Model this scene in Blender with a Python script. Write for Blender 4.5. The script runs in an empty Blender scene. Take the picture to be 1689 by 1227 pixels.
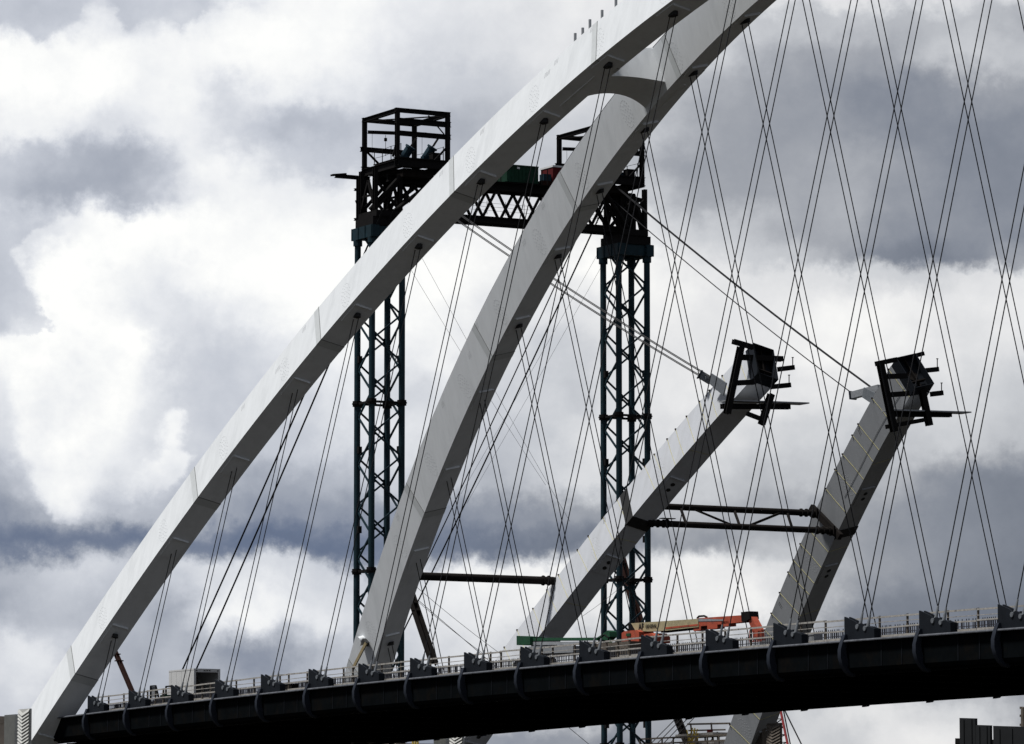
import bpy, math, random
import numpy as np
from mathutils import Vector as V, Matrix
random.seed(7)
SC = bpy.context.scene
COL = SC.collection
# ------------------------------------------------------------------ camera
# world axes: X along the bridges (towards mid-span), Y across them (away from the viewer), Z up, metres
F, TH, PI_ = 7736.74, 0.50318, 0.10795      # focal length in photo pixels, heading, pitch
CX, CY = 844.5, 613.5
cd = bpy.data.cameras.new('camera'); cam = bpy.data.objects.new('camera', cd); COL.objects.link(cam)
cd.sensor_width = 36; cd.lens = F/1689*36; cd.clip_start = 1; cd.clip_end = 30000
fw = V((-math.cos(TH)*math.cos(PI_), math.sin(TH)*math.cos(PI_), math.sin(PI_)))
rt = V((math.sin(TH), math.cos(TH), 0)); up = rt.cross(fw)
cam.matrix_world = Matrix(((rt.x, up.x, -fw.x, 0), (rt.y, up.y, -fw.y, 0), (rt.z, up.z, -fw.z, 0), (0, 0, 0, 1)))
SC.camera = cam
SC.render.resolution_x = 1024; SC.render.resolution_y = 744
SC.view_settings.view_transform = 'Standard'; SC.view_settings.look = 'None'
SC.view_settings.exposure = 0; SC.view_settings.gamma = 1
# ------------------------------------------------------------------ sun and sky
SUN_EL, SUN_DIR = math.radians(64), (-0.30, -0.95)
sl = bpy.data.lights.new('sun', 'SUN'); sl.energy = 4.6; sl.angle = math.radians(7); sl.color = (1, .985, .965)
so = bpy.data.objects.new('sun', sl); COL.objects.link(so)
sn = math.hypot(*SUN_DIR)
sv = V((SUN_DIR[0]/sn*math.cos(SUN_EL), SUN_DIR[1]/sn*math.cos(SUN_EL), math.sin(SUN_EL)))
so.rotation_euler = sv.to_track_quat('Z', 'Y').to_euler(); so.location = (-200, 0, 150)

w = bpy.data.worlds.new('World'); SC.world = w; w.use_nodes = True
nt = w.node_tree; nt.nodes.clear(); N = nt.nodes; L = nt.links
def nd(t, **k):
    n = N.new(t)
    for a, b in k.items(): setattr(n, a, b)
    return n
def mth(op, a, b=None, c=None, clamp=False):
    n = nd('ShaderNodeMath', operation=op); n.use_clamp = clamp
    for i, s in enumerate((a, b, c)):
        if s is None: continue
        if isinstance(s, (int, float)): n.inputs[i].default_value = s
        else: L.new(s, n.inputs[i])
    return n.outputs[0]
def mixf(f, a, b):
    n = nd('ShaderNodeMix', data_type='FLOAT')
    for i, s in ((0, f), (2, a), (3, b)):
        if isinstance(s, (int, float)): n.inputs[i].default_value = s
        else: L.new(s, n.inputs[i])
    return n.outputs[0]
def smooth(x, lo, hi):
    n = nd('ShaderNodeMapRange', interpolation_type='SMOOTHSTEP'); L.new(x, n.inputs[0])
    n.inputs[1].default_value = lo; n.inputs[2].default_value = hi
    return n.outputs[0]
def noise(vec, scale, detail=6, rough=.55, color=False):
    n = nd('ShaderNodeTexNoise'); L.new(vec, n.inputs['Vector'])
    n.inputs['Scale'].default_value = scale; n.inputs['Detail'].default_value = detail; n.inputs['Roughness'].default_value = rough
    return n.outputs['Color' if color else 'Fac']
def curve(x, pts, span, vmax):          # 1-D profile: pts (position, value)
    n = nd('ShaderNodeValToRGB'); n.color_ramp.interpolation = 'LINEAR'
    L.new(mth('DIVIDE', x, span), n.inputs[0]); cr = n.color_ramp
    for i, (p, v) in enumerate(pts):
        e = cr.elements[i] if i < 2 else cr.elements.new(p/span)
        e.position = p/span; e.color = (v/vmax,)*3+(1,)
    return mth('MULTIPLY', n.outputs[0], vmax)
tc = nd('ShaderNodeTexCoord'); sep = nd('ShaderNodeSeparateXYZ'); L.new(tc.outputs['Generated'], sep.inputs[0])
dx, dy, dz = sep.outputs
ang = mth('SUBTRACT', math.pi-TH, mth('ARCTAN2', dy, dx))      # bearing from the view heading, to the right
el = mth('ARCSINE', dz)
ux = mth('MULTIPLY_ADD', ang, F, CX)
uy = mth('MULTIPLY_ADD', mth('SUBTRACT', el, PI_), -F, CY)
cb = nd('ShaderNodeCombineXYZ'); L.new(mth('DIVIDE', ux, 1000), cb.inputs[0]); L.new(mth('DIVIDE', uy, 1000), cb.inputs[1])
P = cb.outputs[0]
n1 = nd('ShaderNodeSeparateColor'); L.new(noise(P, 9, 7, .62, True), n1.inputs[0])
n3 = nd('ShaderNodeSeparateColor'); L.new(noise(P, 34, 6, .65, True), n3.inputs[0])
n2 = nd('ShaderNodeSeparateColor'); L.new(noise(P, 3.1, 3, .5, True), n2.inputs[0])
def warp(u, a, b, A1, A2):
    return mth('ADD', mth('ADD', u, mth('MULTIPLY', mth('SUBTRACT', a, .5), A1)), mth('MULTIPLY', mth('SUBTRACT', b, .5), A2))
wx = mth('ADD', warp(ux, n1.outputs[0], n2.outputs[0], 170, 50), mth('MULTIPLY', mth('SUBTRACT', n3.outputs[0], .5), 42))
wy = mth('ADD', warp(uy, n1.outputs[1], n2.outputs[1], 125, 26), mth('MULTIPLY', mth('SUBTRACT', n3.outputs[1], .5), 36))
ROWS = [
(0,   [198,205,212,218,220,212,238,245,244,236,230,230,230,232,235,236,235,232,228,226,222,222,220,215]),
(36,  [200,198,232,215,222,240,250,248,242,232,226,224,226,230,232,232,225,205,195,192,185,190,192,180]),
(90,  [252,246,250,240,244,250,250,244,238,224,220,220,224,230,228,222,212,178,170,165,172,198,206,195]),
(150, [252,250,252,242,242,214,245,236,232,220,214,212,220,226,220,205,175,168,158,148,140,146,150,155]),
(217, [236,238,222,228,235,216,206,196,200,196,190,198,205,215,214,198,168,164,158,152,140,138,134,140]),
(270, [200,190,182,184,216,240,222,212,210,198,196,196,200,200,194,176,164,162,162,168,158,146,134,132]),
(325, [190,178,176,186,222,236,238,236,232,215,215,215,215,210,208,185,168,166,166,172,158,148,140,135]),
(375, [216,226,240,252,252,250,248,246,246,238,242,238,238,236,232,214,198,190,170,168,148,148,146,142]),
(425, [200,252,253,246,250,252,254,254,254,253,252,240,236,246,250,238,212,205,196,160,132,128,150,165]),
(460, [200,252,252,236,240,248,254,254,254,252,248,236,236,240,246,238,225,225,226,215,205,210,225,228]),
(520, [198,248,250,228,220,228,245,252,250,248,242,230,232,224,234,236,230,232,236,236,236,236,232,230]),
(580, [250,253,252,250,212,214,222,234,240,236,240,225,214,208,225,230,232,233,236,238,234,226,222,220]),
(650, [225,240,245,235,208,207,213,210,224,212,222,206,210,200,222,230,230,226,226,224,218,214,208,200]),
(722, [215,225,235,225,212,205,198,204,218,222,214,196,200,220,222,218,216,214,210,204,196,204,198,190]),
(794, [175,205,215,225,205,190,166,172,190,205,200,184,198,214,210,202,200,188,194,184,176,150,134,130]),
(850, [150,170,190,185,185,172,152,155,155,150,150,150,146,152,158,180,178,172,162,166,158,140,132,126]),
(900, [124,120,122,120,126,120,108,118,120,128,122,114,116,118,124,160,150,184,186,165,148,140,132,124]),
(945, [184,194,205,200,210,218,216,214,208,204,230,236,236,234,226,234,238,226,204,165,148,138,130,122]),
(1010,[170,190,185,185,178,232,238,225,214,218,228,232,236,232,226,226,238,234,208,148,124,124,118,114]),
(1083,[215,222,195,178,184,160,150,178,190,205,215,216,200,190,180,170,165,160,150,135,125,120,118,116]),
(1180,[205,200,185,180,180,180,180,180,190,205,214,222,208,196,172,166,165,180,200,222,224,214,200,165]),
(1227,[200,195,185,180,180,180,170,150,150,150,150,158,150,150,140,162,172,202,212,208,226,226,216,200]),
]
val = None; prev = None
fx = mth('DIVIDE', wx, 1689)
for y, vals in ROWS:
    if 140 < y < 300: vals = [v-9 if 6 <= i <= 15 else v for i, v in enumerate(vals)]
    if y < 100: vals = [v-3 if i >= 9 else v for i, v in enumerate(vals)]
    n = nd('ShaderNodeValToRGB'); n.color_ramp.interpolation = 'CARDINAL'; L.new(fx, n.inputs[0]); cr = n.color_ramp
    for i, v in enumerate(vals):
        e = cr.elements[i] if i < 2 else cr.elements.new(i/23)
        e.position = i/23; e.color = (v/255,)*3+(1,)
    o = n.outputs[0]
    val = o if val is None else mixf(smooth(wy, prev, y), val, o)
    prev = y
# crisp cumulus outlines: grey sky above the upper bank, grey notch on the left flank
def fine(u, a, k): return mth('ADD', u, mth('MULTIPLY', mth('SUBTRACT', a, .5), k))
bx_ = fine(warp(ux, n1.outputs[2], n2.outputs[0], 64, 6), n3.outputs[2], 34); by_ = fine(warp(uy, n1.outputs[0], n2.outputs[2], 60, 6), n3.outputs[0], 30)
h = curve(bx_, [(0,50),(30,64),(60,82),(85,58),(115,40),(130,14),(160,10),(185,32),(205,60),(230,44),(260,40),(290,62),(330,26),(350,1)], 400, 200)
m1 = mth('MULTIPLY', smooth(mth('SUBTRACT', h, by_), -6, 15), mth('SUBTRACT', 1, smooth(bx_, 325, 360)))
val = mixf(mth('MULTIPLY', m1, .85), val, mth('MULTIPLY_ADD', n1.outputs[1], .16, .70))
g = curve(mth('SUBTRACT', by_, 300), [(0,130),(50,105),(70,78),(90,46),(115,20),(132,16),(150,22),(170,36),(190,58),(215,66),(230,90),(245,86),(256,60),(262,1)], 400, 200)
m2 = mth('MULTIPLY', smooth(mth('SUBTRACT', g, bx_), -5, 10), mth('MULTIPLY', smooth(uy, 330, 400), mth('SUBTRACT', 1, smooth(by_, 550, 566))))
val = mixf(mth('MULTIPLY', m2, .8), val, mth('MULTIPLY_ADD', n1.outputs[1], .16, .71))
# white cumulus tower on the left: left and right outlines as functions of height
yy_ = mth('SUBTRACT', by_, 540)
cl = curve(yy_, [(0,1),(60,2),(110,8),(160,18),(200,22),(225,34),(255,38),(285,54),(310,72),(322,90),(332,140)], 400, 400)
cr2 = curve(yy_, [(0,228),(20,242),(60,247),(110,240),(135,243),(150,232),(200,214),(235,190),(285,174),(310,172),(322,165),(332,140)], 400, 400)
m3 = mth('MULTIPLY', mth('MULTIPLY', smooth(mth('SUBTRACT', bx_, cl), -8, 24), smooth(mth('SUBTRACT', cr2, bx_), -10, 50)), mth('MULTIPLY', smooth(by_, 520, 585), mth('SUBTRACT', 1, smooth(by_, 832, 884))))
val = mixf(mth('MULTIPLY', m3, .8), val, mth('MULTIPLY_ADD', n1.outputs[2], .24, .85))
yz_ = mth('SUBTRACT', by_, 670)
pl_ = curve(yz_, [(0,292),(14,270),(40,262),(72,268),(92,240),(120,213),(140,226),(152,262)], 400, 400)
pr2 = curve(yz_, [(0,296),(14,308),(45,312),(72,302),(88,322),(120,305),(140,276),(152,264)], 400, 400)
m4 = mth('MULTIPLY', mth('MULTIPLY', smooth(mth('SUBTRACT', bx_, pl_), -10, 22), smooth(mth('SUBTRACT', pr2, bx_), -8, 14)), mth('MULTIPLY', smooth(by_, 668, 690), mth('SUBTRACT', 1, smooth(by_, 800, 832))))
val = mixf(mth('MULTIPLY', m4, .75), val, mth('MULTIPLY_ADD', n1.outputs[2], .24, .83))
# billow detail
det = mth('SUBTRACT', noise(P, 6, 9, .6), .5); det2 = mth('SUBTRACT', noise(P, 22, 6, .6), .5)
val = mth('ADD', val, mth('ADD', mth('MULTIPLY', det, .15), mth('MULTIPLY', det2, .05)))
# away from the photographed part of the sky: plain broken cloud
gen = mth('MULTIPLY_ADD', noise(tc.outputs['Generated'], 2.2, 7, .55), .5, .31)
inw = mth('MULTIPLY', mth('MULTIPLY', smooth(ux, -900, -200), mth('SUBTRACT', 1, smooth(ux, 1900, 2600))),
          mth('SUBTRACT', 1, smooth(mth('MULTIPLY', uy, -1), 150, 900)))
val = mixf(inw, gen, val)
def lin(c): return tuple(((x/255)/12.92 if x/255 <= .04045 else ((x/255+.055)/1.055)**2.4) for x in c)
def tinted(stops):
    t = nd('ShaderNodeValToRGB'); L.new(val, t.inputs[0])
    for i, (p, c) in enumerate(stops):
        e = t.color_ramp.elements[i] if i < 2 else t.color_ramp.elements.new(p)
        e.position = p; e.color = lin(c)+(1,)
    return t.outputs[0]
tl = tinted([(0,(40,48,66)),(.45,(99,111,136)),(.55,(121,130,150)),(.65,(155,161,174)),(.8,(199,203,212)),(.9,(231,233,237)),(.985,(255,255,253))])
tr_ = tinted([(0,(44,48,58)),(.45,(109,115,128)),(.55,(132,137,148)),(.65,(160,163,170)),(.8,(202,204,208)),(.9,(230,230,231)),(.985,(254,253,250))])
tm = nd('ShaderNodeMix', data_type='RGBA'); L.new(smooth(ux, 500, 1150), tm.inputs[0]); L.new(tl, tm.inputs[6]); L.new(tr_, tm.inputs[7])
sky = nd('ShaderNodeTexSky', sky_type='NISHITA'); sky.sun_disc = False
sky.sun_elevation = SUN_EL; sky.sun_rotation = math.atan2(sv.x, sv.y)
scl = nd('ShaderNodeVectorMath', operation='SCALE'); L.new(tm.outputs[2], scl.inputs[0]); scl.inputs[3].default_value = 10.3
mx = nd('ShaderNodeMix', data_type='RGBA'); mx.inputs[0].default_value = .96
L.new(sky.outputs[0], mx.inputs[6]); L.new(scl.outputs[0], mx.inputs[7])
bg = nd('ShaderNodeBackground'); bg.inputs[1].default_value = .1; L.new(mx.outputs[2], bg.inputs[0])
ow = nd('ShaderNodeOutputWorld'); L.new(bg.outputs[0], ow.inputs[0])

# ------------------------------------------------------------------ materials
def mat(name, col, rough=.6, metal=0, var=.12, scale=1.5, streak=False, dirt=None, bump=0, spec=.5):
    m = bpy.data.materials.new(name); m.use_nodes = True; t = m.node_tree; b = t.nodes['Principled BSDF']
    b.inputs['Roughness'].default_value = rough; b.inputs['Metallic'].default_value = metal; b.inputs['Specular IOR Level'].default_value = spec if sum(col) > .3 else min(spec, .12)
    g = t.nodes.new('ShaderNodeNewGeometry'); mp = t.nodes.new('ShaderNodeMapping')
    t.links.new(g.outputs['Position'], mp.inputs[0])
    if streak: mp.inputs['Scale'].default_value = (2.2, 2.2, .22)
    n = t.nodes.new('ShaderNodeTexNoise'); n.inputs['Scale'].default_value = scale; n.inputs['Detail'].default_value = 8; n.inputs['Roughness'].default_value = .62
    t.links.new(mp.outputs[0], n.inputs['Vector'])
    r = t.nodes.new('ShaderNodeValToRGB'); t.links.new(n.outputs['Fac'], r.inputs[0])
    r.color_ramp.elements[0].position = .3; r.color_ramp.elements[1].position = .7
    r.color_ramp.elements[0].color = tuple(c*(1-var) for c in col)+(1,); r.color_ramp.elements[1].color = tuple(min(1, c*(1+var)) for c in col)+(1,)
    out = r.outputs[0]
    if dirt:
        n2 = t.nodes.new('ShaderNodeTexNoise'); n2.inputs['Scale'].default_value = scale*.45; n2.inputs['Detail'].default_value = 10; n2.inputs['Roughness'].default_value = .7
        t.links.new(mp.outputs[0], n2.inputs['Vector'])
        r2 = t.nodes.new('ShaderNodeValToRGB'); r2.color_ramp.elements[0].position = .5; r2.color_ramp.elements[1].position = .68
        t.links.new(n2.outputs['Fac'], r2.inputs[0])
        mx = t.nodes.new('ShaderNodeMix'); mx.data_type = 'RGBA'; t.links.new(r2.outputs[0], mx.inputs[0])
        t.links.new(out, mx.inputs[6]); mx.inputs[7].default_value = dirt+(1,); out = mx.outputs[2]
    t.links.new(out, b.inputs['Base Color'])
    if bump:
        bm = t.nodes.new('ShaderNodeBump'); bm.inputs['Strength'].default_value = bump; bm.inputs['Distance'].default_value = .03
        t.links.new(n.outputs['Fac'], bm.inputs['Height']); t.links.new(bm.outputs[0], b.inputs['Normal'])
    return m
M = dict(
 white=mat('white_rib_paint', (.70,.72,.73), .55, var=.045, scale=.8, streak=True, dirt=(.62,.64,.65), spec=.12),
 band=mat('field_joint_paint', (.54,.56,.56), .55, var=.05, scale=3),
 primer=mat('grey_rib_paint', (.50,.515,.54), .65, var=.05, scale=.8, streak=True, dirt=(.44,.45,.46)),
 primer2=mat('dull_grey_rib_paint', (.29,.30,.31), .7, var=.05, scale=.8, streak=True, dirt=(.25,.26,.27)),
 seam=mat('joint_sealant', (.20,.205,.20), .8),
 hole=mat('dark_recess', (.03,.03,.03), .8),
 bolt=mat('bolt_cap', (.47,.48,.49), .6),
 cable=mat('black_cable_sheath', (.012,.012,.013), .5),
 strand=mat('grey_strand', (.04,.04,.04), .5),
 black=mat('black_brown_steel', (.006,.0052,.005), .75, var=.3, scale=2),
 brown=mat('brown_weathered_steel', (.010,.008,.007), .9, var=.4, scale=2),
 rust=mat('rust_red_steel', (.022,.009,.007), .9, var=.4, scale=3),
 teal=mat('dark_teal_tower_paint', (.011,.027,.035), .5, var=.25, scale=1.5, dirt=(.008,.017,.021)),
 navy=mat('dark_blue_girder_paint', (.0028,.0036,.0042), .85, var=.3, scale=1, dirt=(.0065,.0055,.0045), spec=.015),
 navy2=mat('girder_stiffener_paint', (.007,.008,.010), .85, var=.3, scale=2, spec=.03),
 bracket=mat('blue_black_bracket_paint', (.007,.009,.0125), .65, var=.2, scale=1.5),
 fin=mat('slate_fin_paint', (.019,.023,.032), .65, var=.15, scale=1.5),
 sock=mat('grey_socket_steel', (.11,.12,.13), .5, var=.2, scale=5),
 lip=mat('flange_edge_highlight', (.085,.09,.10), .5, var=.35, scale=3),  # paler than the girder: highlight along the flange edge put into the colour
 soffit=mat('deck_soffit_concrete', (.02,.018,.016), .9, var=.3, scale=2),
 conc=mat('pier_concrete', (.24,.20,.165), .9, var=.2, scale=1.2, dirt=(.15,.125,.10), bump=.3),
 timber=mat('weathered_timber_rail', (.28,.265,.24), .85, var=.35, scale=6),
 post=mat('rail_post_steel', (.10,.085,.07), .7, var=.3, scale=5),
 rebar=mat('epoxy_rebar', (.045,.045,.052), .6, var=.4, scale=9),
 galv=mat('galvanised_steel', (.26,.27,.28), .5, metal=.3, var=.15, scale=5),
 yellow=mat('faded_yellow_line', (.42,.38,.16), .7, var=.2, scale=6),
 yellows=mat('yellow_safety_paint', (.50,.36,.05), .6, var=.25, scale=6),
 straw=mat('straw_painted_steel', (.24,.19,.10), .7, var=.2, scale=6),
 orange=mat('orange_machine_paint', (.34,.055,.022), .7, var=.2, scale=3, dirt=(.17,.035,.018)),
 cream=mat('cream_boom_paint', (.33,.28,.16), .6, var=.12, scale=4, dirt=(.24,.2,.12)),
 green=mat('green_machine_paint', (.015,.06,.03), .6, var=.25, scale=4, dirt=(.02,.05,.03)),
 dgreen=mat('dark_green_container_paint', (.009,.036,.021), .7, var=.25, scale=3, dirt=(.008,.018,.011)),
 red=mat('red_housing_paint', (.08,.010,.011), .7, var=.2, scale=4),
 blue=mat('blue_jack_paint', (.012,.03,.042), .6, var=.2, scale=4),
 truckw=mat('white_truck_body', (.50,.50,.49), .6, var=.05, scale=1.5, dirt=(.42,.42,.41)),
 glass=mat('dark_window_glass', (.04,.05,.055), .08),
 rubber=mat('black_rubber', (.02,.02,.02), .9),
 sign=mat('sign_panel_back', (.014,.015,.016), .8, var=.2, scale=2),
 cream2=mat('pale_panel_coating', (.48,.48,.45), .7, var=.1, scale=3),
 cranered=mat('red_crane_paint', (.28,.03,.03), .5, var=.25, scale=4),
 ink=mat('black_lettering', (.015,.015,.015), .7),
 white2=mat('white_marking', (.6,.6,.6), .6),
 water=None)
def water_mat():
    m = mat('river_water', (.022,.019,.013), .4, var=.2, scale=.02, spec=.1)
    t = m.node_tree; b = t.nodes['Principled BSDF']; n = t.nodes.new('ShaderNodeTexNoise'); g = t.nodes.new('ShaderNodeNewGeometry')
    t.links.new(g.outputs['Position'], n.inputs['Vector']); n.inputs['Scale'].default_value = .6; n.inputs['Detail'].default_value = 6
    u = t.nodes.new('ShaderNodeBump'); u.inputs['Strength'].default_value = .6; u.inputs['Distance'].default_value = .5
    t.links.new(n.outputs['Fac'], u.inputs['Height']); t.links.new(u.outputs[0], b.inputs['Normal'])
    return m
M['water'] = water_mat()

# ------------------------------------------------------------------ helpers
def bp(px, py, ax, v):
    """point where the sight line of photo position (px,py) meets the plane ax = v (measured layout of the place)"""
    d = fw + rt*((px-CX)/F) - up*((py-CY)/F)
    i = 'XYZ'.index(ax); return d*(v/d[i])
def zof(py, X, Y):
    dep = -X*math.cos(TH)+Y*math.sin(TH); t = (CY-py)/F; c, s = math.cos(PI_), math.sin(PI_)
    return dep*(t*c+s)/(c-t*s)
class MB:
    def __init__(s): s.v = []; s.f = []
    def add(s, vs, fs):
        o = len(s.v); s.v += [V(p) for p in vs]; s.f += [tuple(i+o for i in f) for f in fs]; return s
    def box(s, c, size, rot=None):
        c = V(c); a = [V((1,0,0)), V((0,1,0)), V((0,0,1))] if rot is None else rot
        h = [a[i]*(size[i]/2) for i in range(3)]
        vs = [c+h[0]*i+h[1]*j+h[2]*k for i in (-1,1) for j in (-1,1) for k in (-1,1)]
        return s.add(vs, [(0,1,3,2),(4,6,7,5),(0,4,5,1),(2,3,7,6),(0,2,6,4),(1,5,7,3)])
    def span(s, a, b):
        a, b = V(a), V(b); return s.box((a+b)/2, [abs(x) for x in (b-a)])
    def bar(s, p, q, w, h, upv=(0,0,1), w2=None, h2=None):
        p, q = V(p), V(q); d = (q-p); l = d.length
        if l < 1e-6: return s
        d /= l; u = V(upv)
        if abs(d.dot(u.normalized())) > .98: u = V((1,0,0))
        r = d.cross(u).normalized(); u = r.cross(d); w2 = w if w2 is None else w2; h2 = h if h2 is None else h2
        vs = [p-r*w/2-u*h/2, p+r*w/2-u*h/2, p+r*w/2+u*h/2, p-r*w/2+u*h/2, q-r*w2/2-u*h2/2, q+r*w2/2-u*h2/2, q+r*w2/2+u*h2/2, q-r*w2/2+u*h2/2]
        return s.add(vs, [(0,3,2,1),(4,5,6,7),(0,1,5,4),(1,2,6,5),(2,3,7,6),(3,0,4,7)])
    def ibeam(s, p, q, w, h, upv=(0,0,1), t=.05):
        p, q = V(p), V(q); d = (q-p).normalized(); u = V(upv)
        if abs(d.dot(u.normalized())) > .98: u = V((1,0,0))
        r = d.cross(u).normalized(); u = r.cross(d).normalized()
        s.bar(p+u*(h/2-t/2), q+u*(h/2-t/2), w, t, upv); s.bar(p-u*(h/2-t/2), q-u*(h/2-t/2), w, t, upv)
        return s.bar(p, q, t, h-2*t-.004, upv)
    def tube(s, p, q, r, n=10, r2=None, caps=True):
        p, q = V(p), V(q); d = (q-p).normalized(); u = V((0,0,1)) if abs(d.z) < .9 else V((1,0,0))
        a = d.cross(u).normalized(); b = d.cross(a); r2 = r if r2 is None else r2
        vs = []
        for k in range(n):
            t = 2*math.pi*k/n; e = a*math.cos(t)+b*math.sin(t); vs += [p+e*r, q+e*r2]
        fs = [(2*k, 2*k+1, (2*k+3) % (2*n), (2*k+2) % (2*n)) for k in range(n)]
        if caps: fs += [tuple(range(0, 2*n, 2)), tuple(range(2*n-1, 0, -2))]
        return s.add(vs, fs)
    def path(s, pts, r, n=6):
        for a, b in zip(pts, pts[1:]): s.tube(a, b, r, n)
        return s
    def prism(s, pts, ext):
        pts = [V(p) for p in pts]; e = V(ext); n = len(pts)
        vs = pts+[p+e for p in pts]
        return s.add(vs, [tuple(range(n)), tuple(range(2*n-1, n-1, -1))]+[(i, i+n, (i+1) % n+n, (i+1) % n) for i in range(n)])
    def loft(s, rings, caps=True):
        n = len(rings[0]); vs = [p for r in rings for p in r]
        fs = [(i*n+k, i*n+(k+1) % n, (i+1)*n+(k+1) % n, (i+1)*n+k) for i in range(len(rings)-1) for k in range(n)]
        if caps: fs += [tuple(range(n-1, -1, -1)), tuple(range((len(rings)-1)*n, len(rings)*n))]
        return s.add(vs, fs)
    def build(s, name, m, parent=None, org=None, smooth=False):
        if parent is not None: org = ORG[parent]
        elif org is None:
            zs = min(s.v, key=lambda p: p.z); org = V((sum(p.x for p in s.v)/len(s.v), sum(p.y for p in s.v)/len(s.v), zs.z))
        me = bpy.data.meshes.new(name); me.from_pydata([p-org for p in s.v], [], s.f)
        import bmesh
        b = bmesh.new(); b.from_mesh(me); bmesh.ops.recalc_face_normals(b, faces=b.faces); b.to_mesh(me); b.free()
        me.materials.append(M[m])
        if smooth: me.polygons.foreach_set('use_smooth', [True]*len(me.polygons)); me.set_sharp_from_angle(angle=math.radians(35))
        o = bpy.data.objects.new(name, me); COL.objects.link(o); ORG[o] = org
        if parent is not None: o.parent = parent
        else: o.location = org
        return o
ORG = {}
def tag(o, label, cat=None, group=None, kind=None):
    if label: o['label'] = label
    if cat: o['category'] = cat
    if group: o['group'] = group
    if kind: o['kind'] = kind
    return o
def thing(name, loc, label, cat, group=None):
    o = bpy.data.objects.new(name, None); o.location = loc; o.empty_display_size = .2; COL.objects.link(o); ORG[o] = V(loc)
    return tag(o, label, cat, group)
ORD = ['first','second','third','fourth','fifth','sixth','seventh','eighth','ninth','tenth','eleventh','twelfth','thirteenth','fourteenth','fifteenth','sixteenth','seventeenth','eighteenth','nineteenth','twentieth']

# ------------------------------------------------------------------ survey of the bridge
YN, X0, K, W, D = 133.596, -302.719, 0.24481, 23.972, 7.0
def zd(j): return 12.7089+.125839*j-.00518773*j*j            # hanger landing level
def zr(j): return 17.1321+5.97468*j-.248491*j*j+.00170646*j**3   # rib soffit level
S2 = 34.6                                                     # the second bridge stands this far beyond the first
def rib(j, side, t=0, n=0, S=0):
    sg = 1 if side == 0 else -1; Z, Zd = zr(j), zd(j); m = math.sqrt(1+K*K)
    e2 = V((0, sg*K, 1))/m; tr = V((0, 1, -sg*K))/m
    dzz = (5.97468-.496982*j+.00511938*j*j)/D
    T = (V((1,0,0))+e2*(dzz*m)).normalized()
    Nn = e2*T.x - V((1,0,0))*(T.dot(e2))
    Pt = V((X0+D*j, (YN if side == 0 else YN+W)+sg*K*(Z-Zd)+S, Z))
    return Pt+tr*t+Nn*n, T, tr, Nn
RW, RH = 1.78, 2.85
def rw(j): return RW*(1-.012*max(0, j-6)) if j > 0 else RW*(1-.05*j)
def section(j, side, S, o=0):
    a = rw(j)/2+o
    return [rib(j, side, -a, -o, S)[0], rib(j, side, a, -o, S)[0], rib(j, side, a, RH+o, S)[0], rib(j, side, -a, RH+o, S)[0]]
def frange(a, b, s):
    n = max(1, int(round((b-a)/s))); return [a+(b-a)*i/n for i in range(n+1)]

# ------------------------------------------------------------------ the setting
MB().add([(-12000,-3000,-3),(6000,-3000,-3),(6000,14000,-3),(-12000,14000,-3)], [(0,1,2,3)]).build('river', 'water', org=V((0,0,-3)))
tag(bpy.data.objects['river'], None, kind='structure')

def make_rib(side, S, j0, j1, m, label, name='arch_rib', finished=True):
    base = rib(j0, side, 0, 0, S)[0]
    root = thing(name, base, label, 'arch rib', 'white box section arch ribs')
    body = MB().loft([section(j, side, S) for j in frange(j0, j1, .2)]).build('rib_box', m, root)
    if finished:
        for jb in (-.5, 1.54, 3.57, 5.73, 7.96, 10.1, 12.3, 14.4):
            mb = MB()
            mb.loft([section(j, side, S, .012) for j in (jb-.035, jb+.035)])
            mb.build('splice_band', 'band', root)
            lb = MB().loft([section(j, side, S, .02) for j in (jb+.037, jb+.043)]); lb.build('splice_seam', 'seam', root)
    for j in (range(0, 21) if finished else range(-1, 4)):
        if not finished and j > 2.9: continue
        pt, T, tr, Nn = rib(j, side, 0, -.02, S)
        pl = MB().box(pt, (1.9, 1.25, .05), [T, tr, Nn]).build('hanger_pad', m, root)
        ob = MB(); n = 16; c = rib(j, side, 0, -.05, S)[0]; hx = V((1,0,0)); yh = tr
        if finished and j not in (1, 2, 3):
            ring = []
            for k in range(n):
                t = 2*math.pi*k/n
                ring.append(c+V((0,0,.12))+hx*(.46*math.copysign(abs(math.cos(t))**.6, math.cos(t)))+yh*(.17*math.copysign(abs(math.sin(t))**.8, math.sin(t))))
            ob.prism(ring, V((0,0,-.26))); ob.build('cable_slot', 'hole', pl)
        elif not finished:
            for s in (-.3, .3): MB().tube(c+T*s, c+T*s-Nn*.02, .17, 12).build('cable_slot', 'hole', pl)
        MB().box(rib(j, side, 0, -.07, S)[0]+T*.98, (.05, 1.15, .14), [T, tr, Nn]).build('drip_plate', m, root)
        # bolt cluster on the face that looks to the river bank
        mb = MB()
        for a_, b_, cnt in ((.18,.3,6), (.36,.62,12), (.54,.95,20)):
            for k in range(cnt):
                t = 2*math.pi*k/cnt+.3
                cc = rib(j, side, -rw(j)/2, RH*.42, S)[0]+T*(a_*math.cos(t))+Nn*(b_*math.sin(t))+T*.25
                mb.tube(cc+tr*.02, cc-tr*.014, .024, 6)
        mb.build('bolt_cluster', 'bolt', root)
    return root

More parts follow.
